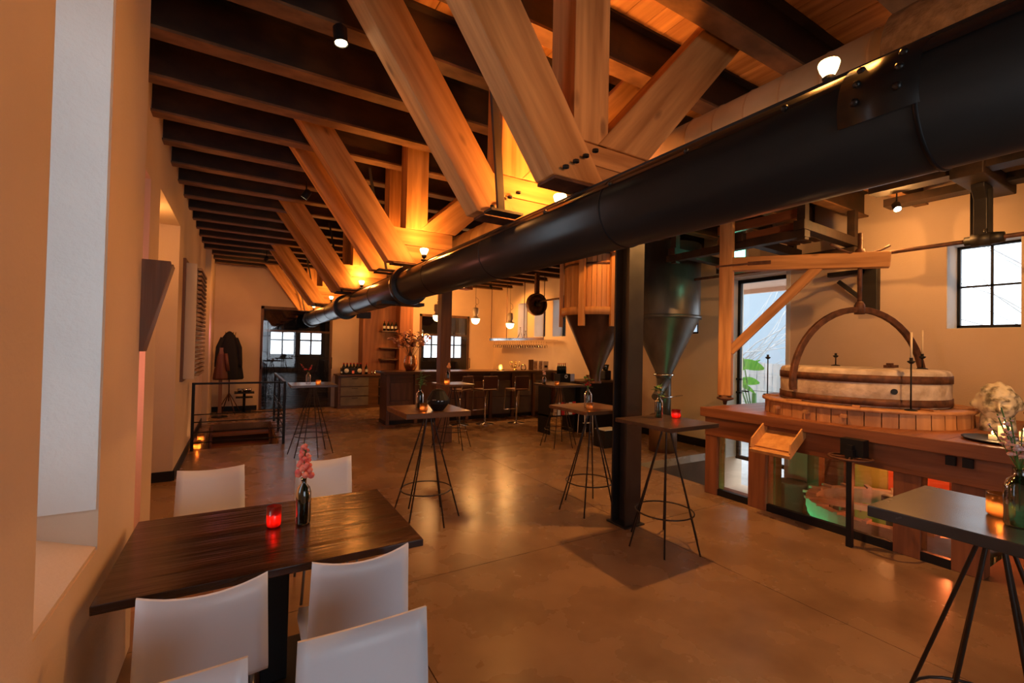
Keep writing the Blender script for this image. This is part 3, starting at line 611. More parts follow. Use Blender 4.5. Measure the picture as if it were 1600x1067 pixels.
# candlesticks round the stone
def candlestick(x, y, z, h, ch, label, m='wax_off'):
    t = thing('candlestick', label, 'candlestick', (x, y, z))
    obj('foot', B().lathe([(0, 0), (.05, 0), (.045, .008), (.012, .016), (0, .016)], (0, 0, 0), 16), 'black', t)
    obj('stem', B().tube([(0, 0, .01), (0, 0, h)], .007, 8), 'black', t)
    obj('cup', B().lathe([(0, h-.03), (.012, h-.03), (.03, h-.012), (.03, h-.006), (.013, h), (.013, h+.025), (0, h+.025)], (0, 0, 0), 14), 'black', t)
    if ch: obj('candle', B().tube([(0, 0, h+.02), (0, 0, h+.02+ch)], .0095, 8), m, t)
candlestick(5.50, 3.16, 1.206, .46, 0, 'tall black candlestick without a candle on the left rim of the tub')
candlestick(5.30, 1.72, 1.206, .46, .24, 'tall black candlestick with cream candle in front of the millstone')
candlestick(6.30, 2.78, 1.571, .13, 0, 'short black candlestick standing on the left back of the millstone')
candlestick(6.30, 1.95, 1.571, .14, .26, 'black candlestick with cream candle on the right back of the millstone')
# head sculpture
def head_mesh():
    b = B(); b.lathe([(sin(pi*i/60), -cos(pi*i/60)) for i in range(61)], (0, 0, 0), 88)
    g_ = lambda a, s: math.exp(-(a*a)/(s*s))
    for v in b.bm.verts:
        x, y, z = v.co; front = y < -.15   # face towards -y
        if z < -.2: x *= 1-.20*(-z-.2); 
        X, Y, Z = x*.80, y*.88, z*1.15
        if front:
            Y -= .34*g_(x, .12)*g_(z+.16, .17)+.14*g_(x, .09)*g_(z-.08, .2)  # nose and bridge
            Y -= .10*g_(x, .20)*g_(z+.24, .07)                             # nostrils
            Y -= .16*g_(x, .52)*g_(z-.26, .08)                             # brow
            for s in (-1, 1):
                Y += .30*g_(x-s*.31, .17)*g_(z-.07, .09)                    # sockets
                Y -= .17*g_(x-s*.31, .10)*g_(z-.06, .055)                   # eyeballs
                Y -= .12*g_(x-s*.42, .18)*g_(z+.18, .14)                    # cheeks
                Y += .10*g_(x-s*.42, .14)*g_(z+.50, .16)
            Y -= .15*g_(x, .20)*g_(z+.42, .045)+.15*g_(x, .17)*g_(z+.54, .05)
            Y += .14*g_(x, .25)*g_(z+.48, .022)
            Y -= .18*g_(x, .20)*g_(z+.76, .12)
        if z > .42 or (y > -.15 and z > -.25):
            k = .07*sin(11*x+4*z)*sin(9*z+2)+.05*sin(17*y+6*x); X *= 1.10+k; Y *= 1.10+k; Z *= 1.06+k*.7
        for s in (-1, 1): X += s*.18*g_(x-s*.97, .2)*g_(z+.02, .22)*g_(y, .25)
        v.co = (X*.125, Y*.125, Z*.125+.19)
    b.lathe([(.0, 0), (.098, 0), (.092, .05), (.085, .12), (0, .12)], (0, .015, 0), 24)
    return b
h = thing('head_sculpture', 'mottled stone head sculpture with curly hair on the platform', 'sculpture', (5.93, 1.30, 1.04), radians(-74))
obj('head', head_mesh(), 'head', h); h.scale = (1.28, 1.28, 1.28)
# round tray with candles and the wooden box behind
tr = thing('round_tray', 'black round tray overhanging the near end of the platform', 'tray', (5.22, 1.08, 1.041))
obj('plate', B().lathe([(0, .004), (.24, 0), (.27, .015), (.275, .022), (.25, .014), (0, .012)], (0, 0, 0), 32), 'black', tr)
def pillar(x, y, z, r, h, label, lit=True, power=.5):
    t = thing('pillar_candle', label, 'candle', (x, y, z))
    obj('wax', B().lathe([(0, 0), (r, 0), (r, h), (r*.7, h-.006), (0, h-.01)], (0, 0, 0), 18), 'wax', t)
    obj('wick', B().tube([(0, 0, h-.01), (0, 0, h+.01)], .0015, 5), 'black', t)
    if lit:
        obj('flame', B().lathe([(0, 0), (.006, .006), (.008, .014), (.004, .028), (0, .038)], (0, 0, h+.004), 8), 'flame', t)
        lamp('POINT', (x, y, z+h+.04), power, (1, .5, .18), .015)
pillar(5.28, 1.12, 1.055, .035, .10, 'lit cream pillar candle on the round black tray', power=2.2)
pillar(5.17, 1.16, 1.055, .025, .035, 'small melted candle at the rim of the round tray', power=.6)
pillar(5.34, 1.02, 1.055, .03, .07, 'shorter lit candle at the right of the round tray', power=1.2)
bx = thing('wooden_box', 'small wooden box against the wall behind the candle tray', 'box', (6.6, 1.12, 1.04)); obj('body', B().box(-.2, .2, -.12, .1, 0, .14), 'mill_x', bx, bevel=.004); obj('lid', B().box(-.21, .21, -.13, .11, .141, .16), 'mill_x', bx); obj('lid_handle', B().cb((0, 0, .175), (.12, .03, .03)), 'black', bx)
# ------------------------------------------------------------------ line shaft, pulley, brackets, hatch frame
ls = thing('line_shaft', 'dark iron line shaft running below the ceiling along the right wall', 'shaft', (6.3, 0, 2.88))
obj('shaft', B().tube([(0, -.5, 0), (0, 9.6, 0)], .022, 10), 'rust', ls)
for y in (1.5,):
    obj('coupling', B().lathe([(.02, y-.16), (.05, y-.16), (.06, y-.10), (.06, y-.02), (.045, y), (.045, y+.12), (.02, y+.12)], (0, 0, 0), 16, 'y'), 'steel', ls)
def hanger(y, label, zt=ZC):
    t = thing('shaft_hanger', label, 'bracket', (6.3, y, 2.88))
    H = zt-2.88
    obj('bearing', B().lathe([(.022, -.07), (.065, -.07), (.065, .07), (.022, .07)], (0, 0, 0), 16, 'y', closed=True), 'steel', t)
    obj('leg', B().prism([(-.045, .03), (.045, .03), (.05, H-.14), (.13, H-.04), (.13, H), (-.13, H), (-.13, H-.04), (-.05, H-.14)], 'y', -.05, .05), 'steel', t, bevel=.006)
    obj('rib', B().prism([(-.012, .05), (.012, .05), (.012, H-.05), (-.012, H-.05)], 'y', -.08, .08), 'steel', t)
    for s in (-1, 1): obj('bolt', B().lathe([(.014, 0), (.014, .03), (0, .03)], (s*.05, -.04, .06), 8), 'steel', t)
    return t
hanger(1.5, 'cast iron hanger holding the line shaft in front of the small right window', 3.42)
hanger(8.2, 'cast iron hanger holding the line shaft next to the pulley wheel')
hb = thing('timber_blocking', 'dark timber blocks bolted under the ceiling above the near shaft hanger', 'timber block'); obj('block', B().box(5.85, 6.9, 1.38, 1.62, 3.42, 3.565), 'joist', hb, bevel=.01); obj('cross_piece', B().box(5.9, 6.1, 1.1, 2.3, 3.48, 3.57), 'joist', hb); obj('cross_piece', B().box(6.55, 6.75, 1.1, 2.4, 3.48, 3.57), 'joist', hb)
pw = thing('line_pulley', 'round dark pulley wheel on the line shaft near the bar windows', 'pulley', (6.25, 9.35, 2.80))
obj('rim', B().lathe([(.24, -.06), (.275, -.06), (.275, .06), (.24, .06)], (0, 0, 0), 32, 'y', closed=True), 'rust', pw); obj('disc', B().lathe([(.06, -.01), (.245, -.01), (.245, .01), (.06, .01)], (0, 0, 0), 32, 'y', closed=True), 'rust', pw)
obj('hub', B().lathe([(0, -.09), (.065, -.09), (.065, .09), (0, .09)], (0, 0, 0), 16, 'y'), 'steel', pw); obj('yoke', B().box(-.05, .05, -.04, .04, .26, .77), 'rust', pw)
wb = thing('wall_bracket', 'black cast iron bracket with diagonal strut on the right wall behind the crane', 'bracket', (7.1, 2.75, 2.3))
obj('upright', B().box(0, .1, -.09, .09, 0, .62), 'steel', wb, bevel=.01); obj('arm', B().box(-.5, .1, -.06, .06, .55, .63), 'steel', wb, bevel=.01); bar('strut', (-.02, .35, .42), (.03, .05, .12), .05, .05, 'steel', wb, side=(1, 0, 0)); obj('side_arm', B().box(0, .08, .05, .5, .50, .56), 'steel', wb)
hf = thing('hatch_frame', 'dark timber hoist frame hanging under the ceiling behind the crane', 'hoist frame')
for (a, b_, ) in (((5.55, 4.72, 3.10), (5.55, 2.75, 3.10)), ((6.75, 4.72, 3.05), (6.75, 2.75, 3.05))): bar('side_beam', a, b_, .10, .12, 'joist', hf, side=(1, 0, 0))
for y in (2.8, 3.55, 4.6): bar('cross_beam', (5.46, y, 3.19), (6.9, y, 3.15), .11, .12, 'joist', hf)
for x, y in ((5.55, 2.8), (6.75, 2.8), (6.75, 3.55), (5.55, 4.6), (6.75, 4.6)): bar('hanging_post', (x, y, 3.02), (x, y, ZC), .09, .09, 'joist', hf)
for k in range(4): obj('slat', B().box(5.62, 6.62, 2.95+.14*k, 3.05+.14*k, 3.22, 3.25), 'dark_x', hf)
for k in range(2): obj('carriage_board', B().box(5.55, 5.60, 2.85, 3.9, 3.14+.16*k, 3.25+.16*k), 'mill_y', hf)
es = thing('exit_sign', 'glowing green-white emergency exit sign above the garden door', 'sign', (6.2, 4.05, 3.06))
obj('housing', B().box(-.03, .03, -.17, .17, 0, .17), 'paper', es); obj('lit_face', B().box(-.034, -.031, -.16, .16, .01, .16), 'exit', es); obj('bracket', B().box(-.02, .02, -.25, .25, .17, .20).tube([(0, -.15, .2), (0, -.15, .47)], .006).tube([(0, .15, .2), (0, .15, .47)], .006), 'paper', es)
lamp('POINT', (6.1, 4.1, 3.12), 1.6, (.15, 1, .62), .05)
# ------------------------------------------------------------------ hoppers
def staves(t, R, z0, z1, n, m):
    for k in range(n):
        a0 = 2*pi*k/n; obj('stave', B().lathe([(R-.03, z0), (R+random.uniform(-.003, .003), z0), (R, z1), (R-.03, z1)], (0, 0, 0), 1, smooth=False, closed=True, a0=a0+.006, a1=a0+2*pi/n-.006), m, t)
h1 = thing('wooden_hopper', 'round wooden-slatted grain hopper with brown iron cone left of the black column', 'hopper', (4.72, 5.4, 0))
staves(h1, .50, 2.30, 3.10, 44, 'hop')
obj('bottom_ring', B().lathe([(.49, 2.22), (.545, 2.22), (.545, 2.33), (.49, 2.33)], (0, 0, 0), 48, closed=True), 'hop', h1)
obj('top_hoop', B().lathe([(.50, 2.95), (.512, 2.95), (.512, 2.98), (.50, 2.98)], (0, 0, 0), 48, closed=True), 'rust', h1)
for a in (2.55, 3.6, 4.45, 5.4, .4, 1.4):
    obj('upright', B().box(.51, .57, -.045, .045, 2.05, ZC, Matrix.Rotation(a, 4, 'Z')), 'hop', h1, bevel=.004)
obj('top_boards', B().box(-.6, .1, -.62, -.55, 3.1, 3.2).box(-.6, -.53, -.6, .5, 3.05, 3.3), 'hop', h1)
obj('cone', B().lathe([(.49, 2.26), (.09, 1.36), (.085, 1.2)], (0, 0, 0), 40), 'cone', h1); obj('spout_ring', B().lathe([(.085, 1.19), (.1, 1.19), (.1, 1.22), (.085, 1.22)], (0, 0, 0), 24, closed=True), 'rust', h1)
obj('lid_disc', B().lathe([(.0, 3.1), (.49, 3.1), (.49, 3.13), (0, 3.13)], (0, 0, 0), 40), 'dark_x', h1)
h2 = thing('metal_hopper', 'grey sheet metal hopper with long cone right of the black column', 'hopper', (6.27, 5.4, 0))
obj('drum', B().lathe([(.57, 2.30), (.57, 3.5), (.56, 3.5)], (0, 0, 0), 48), 'zinc', h2); obj('rim', B().lathe([(.565, 2.25), (.59, 2.25), (.59, 2.31), (.565, 2.31)], (0, 0, 0), 48, closed=True), 'zinc', h2)
obj('cone', B().lathe([(.57, 2.28), (.15, 1.36), (.13, 1.25)], (0, 0, 0), 48), 'zinc', h2)
obj('clamp_ring', B().lathe([(.14, 1.28), (.175, 1.29), (.175, 1.32), (.15, 1.33)], (0, 0, 0), 32), 'chrome', h2)
obj('down_pipe', B().tube([(0, 0, 1.27), (0, 0, .62)], .125, 24), 'zinc', h2); obj('side_pipe', B().tube([(-.05, -.1, 1.2), (-.28, -.15, 1.05), (-.42, -.2, .95)], .07, 16), 'zinc', h2)
obj('cross_bar', B().tube([(-.35, -.15, .92), (.3, -.15, .95)], .012), 'chrome', h2)
obj('base_drum', B().lathe([(0, 0), (.23, 0), (.23, .60), (.2, .62), (0, .62)], (0, 0, 0), 32), 'dark_z', h2)
sl = obj('paper', B(), 'black') if False else None
# framed panel on wall between
# ------------------------------------------------------------------ bar area
bc = thing('bar_counter', 'long dark wooden bar counter in front of the right windows', 'bar')
obj('worktop', B().box(2.60, 7.15, 9.60, 10.35, 1.10, 1.15), 'dark_x', bc, bevel=.006); obj('plinth', B().box(2.7, 7.1, 9.8, 10.3, 0, .08), 'black', bc)
obj('carcass', B().box(2.7, 7.1, 9.80, 10.28, .08, 1.10), 'dark_x', bc)
for k in range(7):
    x0 = 2.72+k*.625
    obj('stile', B().box(x0-.02, x0+.05, 9.74, 9.80, 0, 1.10), 'dark_z', bc)
    for z0, z1 in ((.1, .5), (.52, .9)): obj('front_panel', B().box(x0+.07, x0+.585, 9.775, 9.80, z0, z1), 'greypanel' if k > 3 else 'dark_z', bc)
obj('stile', B().box(7.08, 7.14, 9.74, 9.80, 0, 1.10), 'dark_z', bc)
lc = thing('side_counter', 'low sideboard with grey drawers beside the dark double door', 'sideboard', (2.2, 12.66, 0))
obj('worktop', B().box(0, 1.65, 0, .6, .87, .91), 'dark_x', lc, bevel=.004); obj('body', B().box(.04, 1.62, .06, .58, 0, .87), 'dark_x', lc)
for k in range(3):
    dr = obj('drawer', B().box(.10, .82, .035, .06, .08+.26*k, .31+.26*k), 'greypanel', lc); obj('handle', B().box(.38, .54, .02, .035, .275+.26*k, .287+.26*k), 'black', dr)
obj('shelf_shade_sheet', B().box(1.1, 1.6, .05, .062, .08, .8), 'black', lc)  # black sheet on the solid body imitates shade between the shelves
for z in (.3, .55): obj('shelf', B().box(1.1, 1.6, .0, .07, z, z+.02), 'dark_x', lc)
# wall partition / wine shelf of wood
ws = thing('wine_shelf_unit', 'tall brown wooden wine shelf unit between the two doors', 'shelf unit', (2.85, 12.75, 0))
obj('side_panel', B().box(0, .05, 0, .5, .912, 3.2), 'mill_z', ws); obj('side_panel', B().box(1.02, 1.4, 0, .5, 0, 3.2), 'mill_z', ws); obj('back_panel', B().box(.05, 1.05, .44, .48, .91, 3.2), 'mill_z', ws)
for z in (2.1, 1.62, 1.3): obj('shelf', B().box(.55, 1.05, .1, .44, z, z+.03), 'dark_x', ws)
def bottle_mesh(r, h, nk=.3, m='darkglass'):
    return B().lathe([(0, 0), (r, .003), (r, h*.58), (r*.85, h*.66), (r*.32, h*.76), (r*.30, h*.97), (r*.36, h*.975), (r*.36, h), (0, h)], (0, 0, 0), 14)
wine = mat('wine_bottle_glass', (.012, .014, .01), .12, rr=.04)
bm_ = bottle_mesh(.037, .30).mesh('bottle', wine); lbm = B().lathe([(.038, .06), (.038, .13)], (0, 0, 0), 14).mesh('label_band', M['paper'])
capm = B().lathe([(.0135, .27), (.0135, .301), (0, .303)], (0, 0, 0), 10).mesh('cap', M['redpetal'])
def bottle(x, y, z, label, group, s=1, lab=True):
    t = thing('bottle', label, 'bottle', (x, y, z), group=group); t.scale = (s, s, s)
    obj('glass_body', bm_, None, t)
    if lab: obj('paper_label', lbm, None, t)
    obj('cap', capm, None, t)
for k in range(4): bottle(3.48+k*.11, 12.95, 2.131, ['leftmost', 'second', 'third', 'rightmost'][k]+' dark wine bottle on the top wine shelf', 'bottles on the top wine shelf')
bk = thing('bottle_crate', 'dark crate full of bottles standing on the sideboard', 'crate', (2.62, 12.9, .912))
obj('tray', B().box(-.28, .28, -.13, .13, 0, .015).box(-.28, .28, -.13, -.115, 0, .17).box(-.28, .28, .115, .13, 0, .17).box(-.28, -.265, -.13, .13, 0, .17).box(.265, .28, -.13, .13, 0, .17), 'black', bk)
for x in (-.17, .17): obj('round_emblem', B().lathe([(0, 0), (.06, 0), (.06, .004), (0, .004)], (x, -.135, .10), 16, 'y'), 'paper', bk)
obj('pink_tag', B().box(-.03, .03, -.136, -.131, .02, .1), 'pink', bk)
for k in range(6):
    for q in (0, 1): bottle(2.40+k*.088, 12.84+.1*q, .93, ['first', 'second', 'third', 'fourth', 'fifth', 'sixth'][k]+' bottle from the left in the '+['front', 'back'][q]+' row of the sideboard crate', 'bottles in the sideboard crate', .95, False)
bottle(2.98, 12.82, .912, 'single bottle with pale label to the right of the sideboard crate', None, 1.0)
bottle(2.32, 12.76, .912, 'short bottle at the left end of the sideboard', None, .6)
for q, x in enumerate((3.12, 3.2)):
    t = thing('salt_shaker', ['left', 'right'][q]+' one of two small steel shakers on the sideboard', 'shaker', (x, 12.78, .912)); obj('body', B().lathe([(0, 0), (.025, 0), (.022, .08), (0, .08)], (0, 0, 0), 12), 'chrome', t); obj('cap', B().lathe([(.022, .08), (.02, .1), (0, .105)], (0, 0, 0), 12), 'chrome', t)
# copper vase with branches
def branches(t, h0, n, spread, H, mats, leafn=7, lsz=.05, seed=1):
    rd = random.Random(seed)
    for k in range(n):
        a = rd.uniform(0, 2*pi); s = rd.uniform(.2, 1)*spread; hh = H*rd.uniform(.65, 1)
        pts = [(0.02*cos(a), .02*sin(a), h0*.5)]+[(s*cos(a)*u**1.4+rd.uniform(-.01, .01), s*sin(a)*u**1.4+rd.uniform(-.01, .01), h0*.6+hh*u) for u in (.25, .5, .75, 1)]
        obj('branch', B().tube(pts, [.004, .004, .003, .0025, .0015], 5), 'stem', t)
        b = B()
        for j in range(leafn):
            u = rd.uniform(.45, 1); p = Vector(pts[1]).lerp(Vector(pts[4]), u); b.leafp(p, (rd.uniform(-1, 1), rd.uniform(-1, 1), rd.uniform(-.2, 1)), lsz*rd.uniform(.7, 1.3), lsz*.6, n=3)
        obj('blossom' if 'petal' in mats[k % len(mats)] or mats[k % len(mats)] == 'pink' else 'foliage', b, mats[k % len(mats)], t, kind='stuff')
v = thing('copper_vase', 'copper vase with a big spray of blossoming branches on the bar', 'vase', (3.30, 10.0, 1.15))
obj('vase_body', B().lathe([(0, 0), (.10, 0), (.15, .12), (.155, .2), (.12, .33), (.125, .345), (.11, .34), (.13, .2), (0, .03)], (0, 0, 0), 28), 'copper', v)
branches(v, .34, 34, .52, .72, ['orangepetal', 'stem', 'palepetal', 'orangepetal', 'redleaf'], 13, .095, 3)
# pendants over the bar
def pendant(x, y, z, label):
    t = thing('pendant_lamp', label, 'lamp', (x, y, z), group='cream pendant lamps over the bar')
    obj('globe', B().lathe([(0, -.10), (.05, -.09), (.09, -.05), (.105, .02), (.105, .03), (0, .03)], (0, 0, 0), 20), 'lampglow', t)
    obj('collar', B().lathe([(0, .03), (.115, .03), (.11, .05), (.06, .07), (.055, .12), (.075, .14), (.075, .27), (.06, .29), (.02, .30), (0, .30)], (0, 0, 0), 20), 'cream', t)
    obj('hook', B().tube([(0, 0, .30), (0, 0, .36), (.02, 0, .38), (0, 0, .41)], .006, 6), 'black', t)
    obj('cord', B().tube([(0, 0, .40), (0, 0, 3.9-z)], .0035, 5), 'black', t)
    obj('cable_loop', B().tube([(0, 0, .55), (.07, 0, .5), (.08, 0, .42), (.03, 0, .36)], .0035, 5), 'black', t)
    lamp('POINT', (x, y, z-.14), 40, WARM2, .08)
pendant(4.85, 9.9, 2.37, 'left visible pendant lamp over the bar counter, beside the door'); pendant(5.82, 9.9, 2.30, 'right pendant lamp over the bar, in front of the hanging shelf'); pendant(3.87, 9.9, 2.39, 'pendant lamp over the bar half hidden behind the timber column')
# hanging glass rack
hr = thing('hanging_rack', 'hanging metal glass rack suspended from the ceiling over the bar', 'rack', (6.85, 0, 0))
obj('shelf', B().box(-.22, .22, 9.55, 12.5, 1.93, 1.945), 'chrome', hr); obj('edge_rail', B().box(-.23, -.22, 9.55, 12.5, 1.93, 2.0), 'chrome', hr)
for y in (9.6, 10.55, 11.5, 12.45): obj('hanging_rod', B().tube([(-.2, y, 1.94), (-.2, y, ZC)], .010, 6), 'rust', hr)
for y in (9.7, 10.2, 10.7, 11.2, 11.7, 12.2): obj('glass_rail', B().box(-.2, .2, y, y+.012, 1.895, 1.905), 'chrome', hr)
wg = B().lathe([(.03, 0), (.004, -.004), (.004, -.07), (.03, -.10), (.035, -.13), (.028, -.17)], (0, 0, 0), 10).mesh('wine_glass', M['glass'])
for k in range(22):
    for q in (0, 1):
        o = obj('wine_glass', wg, None); tag(o, 'stemmed wine glass hanging upside down under the ceiling rack', 'glass', 'wine glasses hanging under the rack'); o.location = (6.70+.14*q, 9.75+k*.122, 1.893)
dc = thing('glass_decanter', 'clear pointed glass decanter on the hanging rack', 'decanter', (6.75, 10.9, 1.946)); obj('body', B().lathe([(0, 0), (.10, 0), (.09, .05), (.03, .18), (.012, .24), (.02, .3), (0, .31)], (0, 0, 0), 16), 'glass', dc); obj('stopper', B().ball((0, 0, .34), .02), 'chrome', dc)
dc = thing('glass_bottle', 'clear glass bottle beside the decanter on the hanging rack', 'bottle', (6.75, 10.62, 1.946)); obj('body', B().lathe([(0, 0), (.05, 0), (.05, .12), (.02, .18), (.02, .25), (0, .25)], (0, 0, 0), 16), 'glass', dc)
# things on the bar
t = thing('oil_lamp', 'small lit oil lamp on a dark saucer on the bar', 'lamp', (5.60, 9.95, 1.151)); obj('saucer', B().lathe([(0, 0), (.10, 0), (.11, .015), (0, .012)], (0, 0, 0), 18), 'black', t); obj('glass_shade', B().lathe([(.04, .012), (.055, .06), (.045, .12), (.03, .14)], (0, 0, 0), 14), 'amberglass', t); obj('flame', B().lathe([(0, .02), (.02, .04), (.018, .07), (0, .12)], (0, 0, 0), 8), 'flame', t)
lamp('POINT', (5.6, 9.9, 1.35), 4, WARM2, .04)
t = thing('candelabra', 'brass ornament with curling arms on the bar', 'ornament', (6.05, 10.0, 1.151))
obj('stem', B().lathe([(0, 0), (.06, 0), (.05, .02), (.012, .03), (.012, .22), (0, .25)], (0, 0, 0), 12), 'brass', t)
for k in range(7): a = k*2*pi/7; obj('arm', B().tube([(0, 0, .08), (.09*cos(a), .09*sin(a), .06), (.14*cos(a), .14*sin(a), .14), (.12*cos(a), .12*sin(a), .22)], .007, 6), 'brass', t)
t = thing('glass_jar', 'round glass jar beside the brass ornament on the bar', 'jar', (6.28, 9.95, 1.151)); obj('body', B().lathe([(0, 0), (.06, 0), (.075, .05), (.06, .11), (.05, .13)], (0, 0, 0), 16), 'glass', t); obj('lid', B().lathe([(.052, .13), (.05, .145), (0, .15)], (0, 0, 0), 12), 'brass', t)
for k, (x, m, hh, ww) in enumerate(((6.50, 'dark_z', .27, .14), (6.64, 'photo_a', .24, .13), (6.80, 'photo_a', .24, .12), (6.97, 'cream', .23, .16))):
    t = thing('picture_card', ['dark narrow framed card', 'tall card with sepia print', 'second sepia card', 'cream card with a dark square'][k]+' standing on the right end of the bar', 'card', (x, 9.93, 1.151)); obj('panel', B().box(-ww/2, ww/2, 0, .02, 0, hh), 'dark_z' if k < 1 else 'canvas', t)
    obj('print', B().box(-ww/2+.015, ww/2-.015, -.003, 0, .03, hh-.03), m, t)
    if k == 3: obj('dark_square', B().box(-.05, .05, -.006, -.003, .06, .12), 'black', t)
# bar stools
def stool(x, y, rz, label):
    t = thing('bar_stool', label, 'stool', (x, y, 0), rz, 'chrome bar stools with low backs')
    obj('foot_disc', B().lathe([(0, 0), (.20, 0), (.20, .006), (.03, .02), (.028, .03), (0, .03)], (0, 0, 0), 32), 'chrome', t)
    obj('pole', B().tube([(0, 0, .02), (0, 0, .76)], .018, 12), 'chrome', t)
    obj('seat', B().box(-.19, .19, -.18, .19, .76, .79), 'brownleather', t, bevel=.01); obj('backrest', B().box(-.19, .19, -.21, -.185, .80, 1.08), 'brownleather', t, bevel=.008)
    for s in (-1, 1): obj('side_hoop', B().tube([(s*.20, -.20, 1.0), (s*.20, -.20, .76), (s*.20, .17, .75), (s*.20, .2, .3)], .010, 8), 'chrome', t)
    obj('footrest', B().tube([(-.2, .2, .3), (.2, .2, .3)], .010, 8), 'chrome', t)
stool(4.72, 9.05, .15, 'left of the two clearly seen bar stools at the counter'); stool(5.45, 8.90, .1, 'right of the two clearly seen bar stools at the counter'); stool(4.15, 9.15, .5, 'bar stool partly hidden behind the table at the timber column')
# table-top things
def vase_bottle(x, y, z, h, r, gm, label, fl, stemh=.22, n=5, seed=1, fs=.02, spread=.04, leafy=False):
    t = thing('bottle_vase', label, 'vase', (x, y, z))
    obj('glass_body', B().lathe([(0, .002), (r*.9, 0), (r, .01), (r, h*.68), (r*.8, h*.80), (r*.36, h*.88), (r*.36, h*.98), (r*.44, h)], (0, 0, 0), 20), gm, t)
    rd = random.Random(seed)
    for k in range(n):
        a = rd.uniform(0, 2*pi); s = spread*rd.uniform(.3, 1); top = Vector((s*cos(a), s*sin(a), h+stemh*rd.uniform(.6, 1)))
        obj('stem', B().tube([(0, 0, h*.3), (0, 0, h*.95), top*.5+Vector((0, 0, h*.5)), top], .0022, 5), 'leaf', t)
        b = B()
        for j in range(9 if not leafy else 5):
            u = rd.uniform(.25, 1); p = Vector((0, 0, h)).lerp(top, u)+Vector((rd.uniform(-1, 1), rd.uniform(-1, 1), 0))*fs*1.1*(1.15-u); b.ball(p, fs*(1.15-.7*u)*rd.uniform(.6, 1), 6, 4, (1, 1, .7))
        obj('blossom', b, fl, t, kind='stuff')
        if leafy:
            b = B()
            for j in range(6): p = Vector((0, 0, h)).lerp(top, rd.uniform(.1, .9)); b.leafp(p, (rd.uniform(-1, 1), rd.uniform(-1, 1), rd.uniform(0, .6)), .07, .04, n=3)
            obj('foliage', b, 'leaf', t, kind='stuff')
    return t
def tealight(x, y, z, label, gm='amberglass', r=.032, h=.07, p=.5):
    t = thing('tealight_holder', label, 'candle', (x, y, z))
    obj('glass_cup', B().lathe([(0, .004), (r*.85, 0), (r, .008), (r, h), (r-.003, h), (r-.003, .01), (0, .008)], (0, 0, 0), 20), gm, t)
    cq = obj('candle', B().lathe([(0, .01), (r*.7, .01), (r*.7, .025), (0, .025)], (0, 0, 0), 14), 'wax', t); obj('flame', B().lathe([(0, 0), (.005, .006), (.006, .012), (0, .03)], (0, 0, .026), 8), 'flame', cq)
    lamp('POINT', (x, y, z+h*.6), p, (1, .5, .2), .01)
tealight(.17, 2.67, .751, 'red glass candle holder on the dining table', 'redglass', .035, .105, .35)
vt = vase_bottle(.305, 2.64, .751, .24, .038, 'darkglass', 'dark glass bottle vase with coral snapdragon on the dining table', 'pink', .20, 1, 5, .03, .005)
b = B()
for j in range(26):
    u = j/25; a = j*2.4; b.ball(((.034-.024*u)*cos(a), (.034-.024*u)*sin(a), .25+.16*u), .017*(1.1-.6*u), 6, 4)
obj('blossom', b, 'pink', vt, kind='stuff'); b = B()
for j in range(10): a = j*2.4; b.leafp((0, 0, .36+.004*j), (cos(a), sin(a), 1.6), .035, .014, n=3)
obj('bud_tip', b, 'leaf', vt, kind='stuff')
vase_bottle(1.54, 4.36, 1.091, .19, .04, 'darkglass', 'bottle vase with green sprig on the tall table with the black ball', 'leaf', .22, 3, 2, .012, .05, True)
tealight(1.51, 4.16, 1.091, 'glowing tealight glass next to the black ball on the tall table', 'amberglass', .038, .07, .6)
bb = thing('black_ball', 'black faceted ball-shaped device with small blue light on the tall table', 'device', (1.64, 4.12, 1.091))
obj('shell', B().lathe([(0, 0), (.05, 0), (.105, .07), (.11, .105), (.06, .19), (.03, .205), (0, .207)], (0, 0, 0), 14, smooth=False), 'black', bb, bevel=.004)
for (a, z, wd) in ((-1.75, .10, .05), (-2.3, .11, .035)): obj('pale_lettering', B().box(.1045, .107, -wd/2, wd/2, z-.004, z+.004, Matrix.Rotation(a, 4, 'Z')), 'greymetal', bb)
obj('blue_indicator', B().box(.050, .056, -.015, .015, .182, .19, Matrix.Rotation(-2.0, 4, 'Z')), 'blueled', bb)
vase_bottle(3.33, 2.92, 1.091, .20, .036, 'greenglass', 'green glass bottle vase on the table in front of the black column', 'orangepetal', .12, 3, 6, .014, .03, True)
tealight(3.47, 2.84, 1.091, 'pink patterned candle glass on the table in front of the black column', 'redglass', .042, .075, .6)
vase_bottle(3.16, 3.72, 1.091, .20, .042, 'glass', 'clear bottle vase with red rose on the table left of the black column', 'redpetal', .16, 3, 8, .022, .05, True)
tealight(3.10, 3.62, 1.091, 'tealight glass on the table left of the black column', 'amberglass', .036, .06, .5)
tealight(4.66, 6.3, 1.091, 'small glowing tealight on the table by the bar end', 'amberglass', .04, .065, .7)
vase_bottle(4.50, 6.45, 1.091, .15, .035, 'darkglass', 'small dark bottle vase with white blossoms on the table by the bar end', 'palepetal', .12, 3, 9, .02, .05)
vase_bottle(.90, 7.6, 1.091, .18, .035, 'glass', 'bottle vase with slanting red flower spike on the table by the stair', 'redpetal', .16, 2, 12, .018, .16)
tealight(1.03, 7.5, 1.091, 'yellow tealight glass on the table by the stair', 'amberglass', .038, .065, .7)
tealight(2.93, 7.0, 1.091, 'pale pot candle on the table at the timber column', 'amberglass', .045, .09, .5)
vase_bottle(3.05, 7.25, 1.091, .22, .035, 'darkglass', 'dark bottle vase with dried orange flowers before the timber column', 'orangepetal', .14, 3, 14, .028, .05)
tealight(2.55, 0.55, 1.091, 'patterned glass with candle on the nearest slate grey table', 'amberglass', .040, .085, .9)
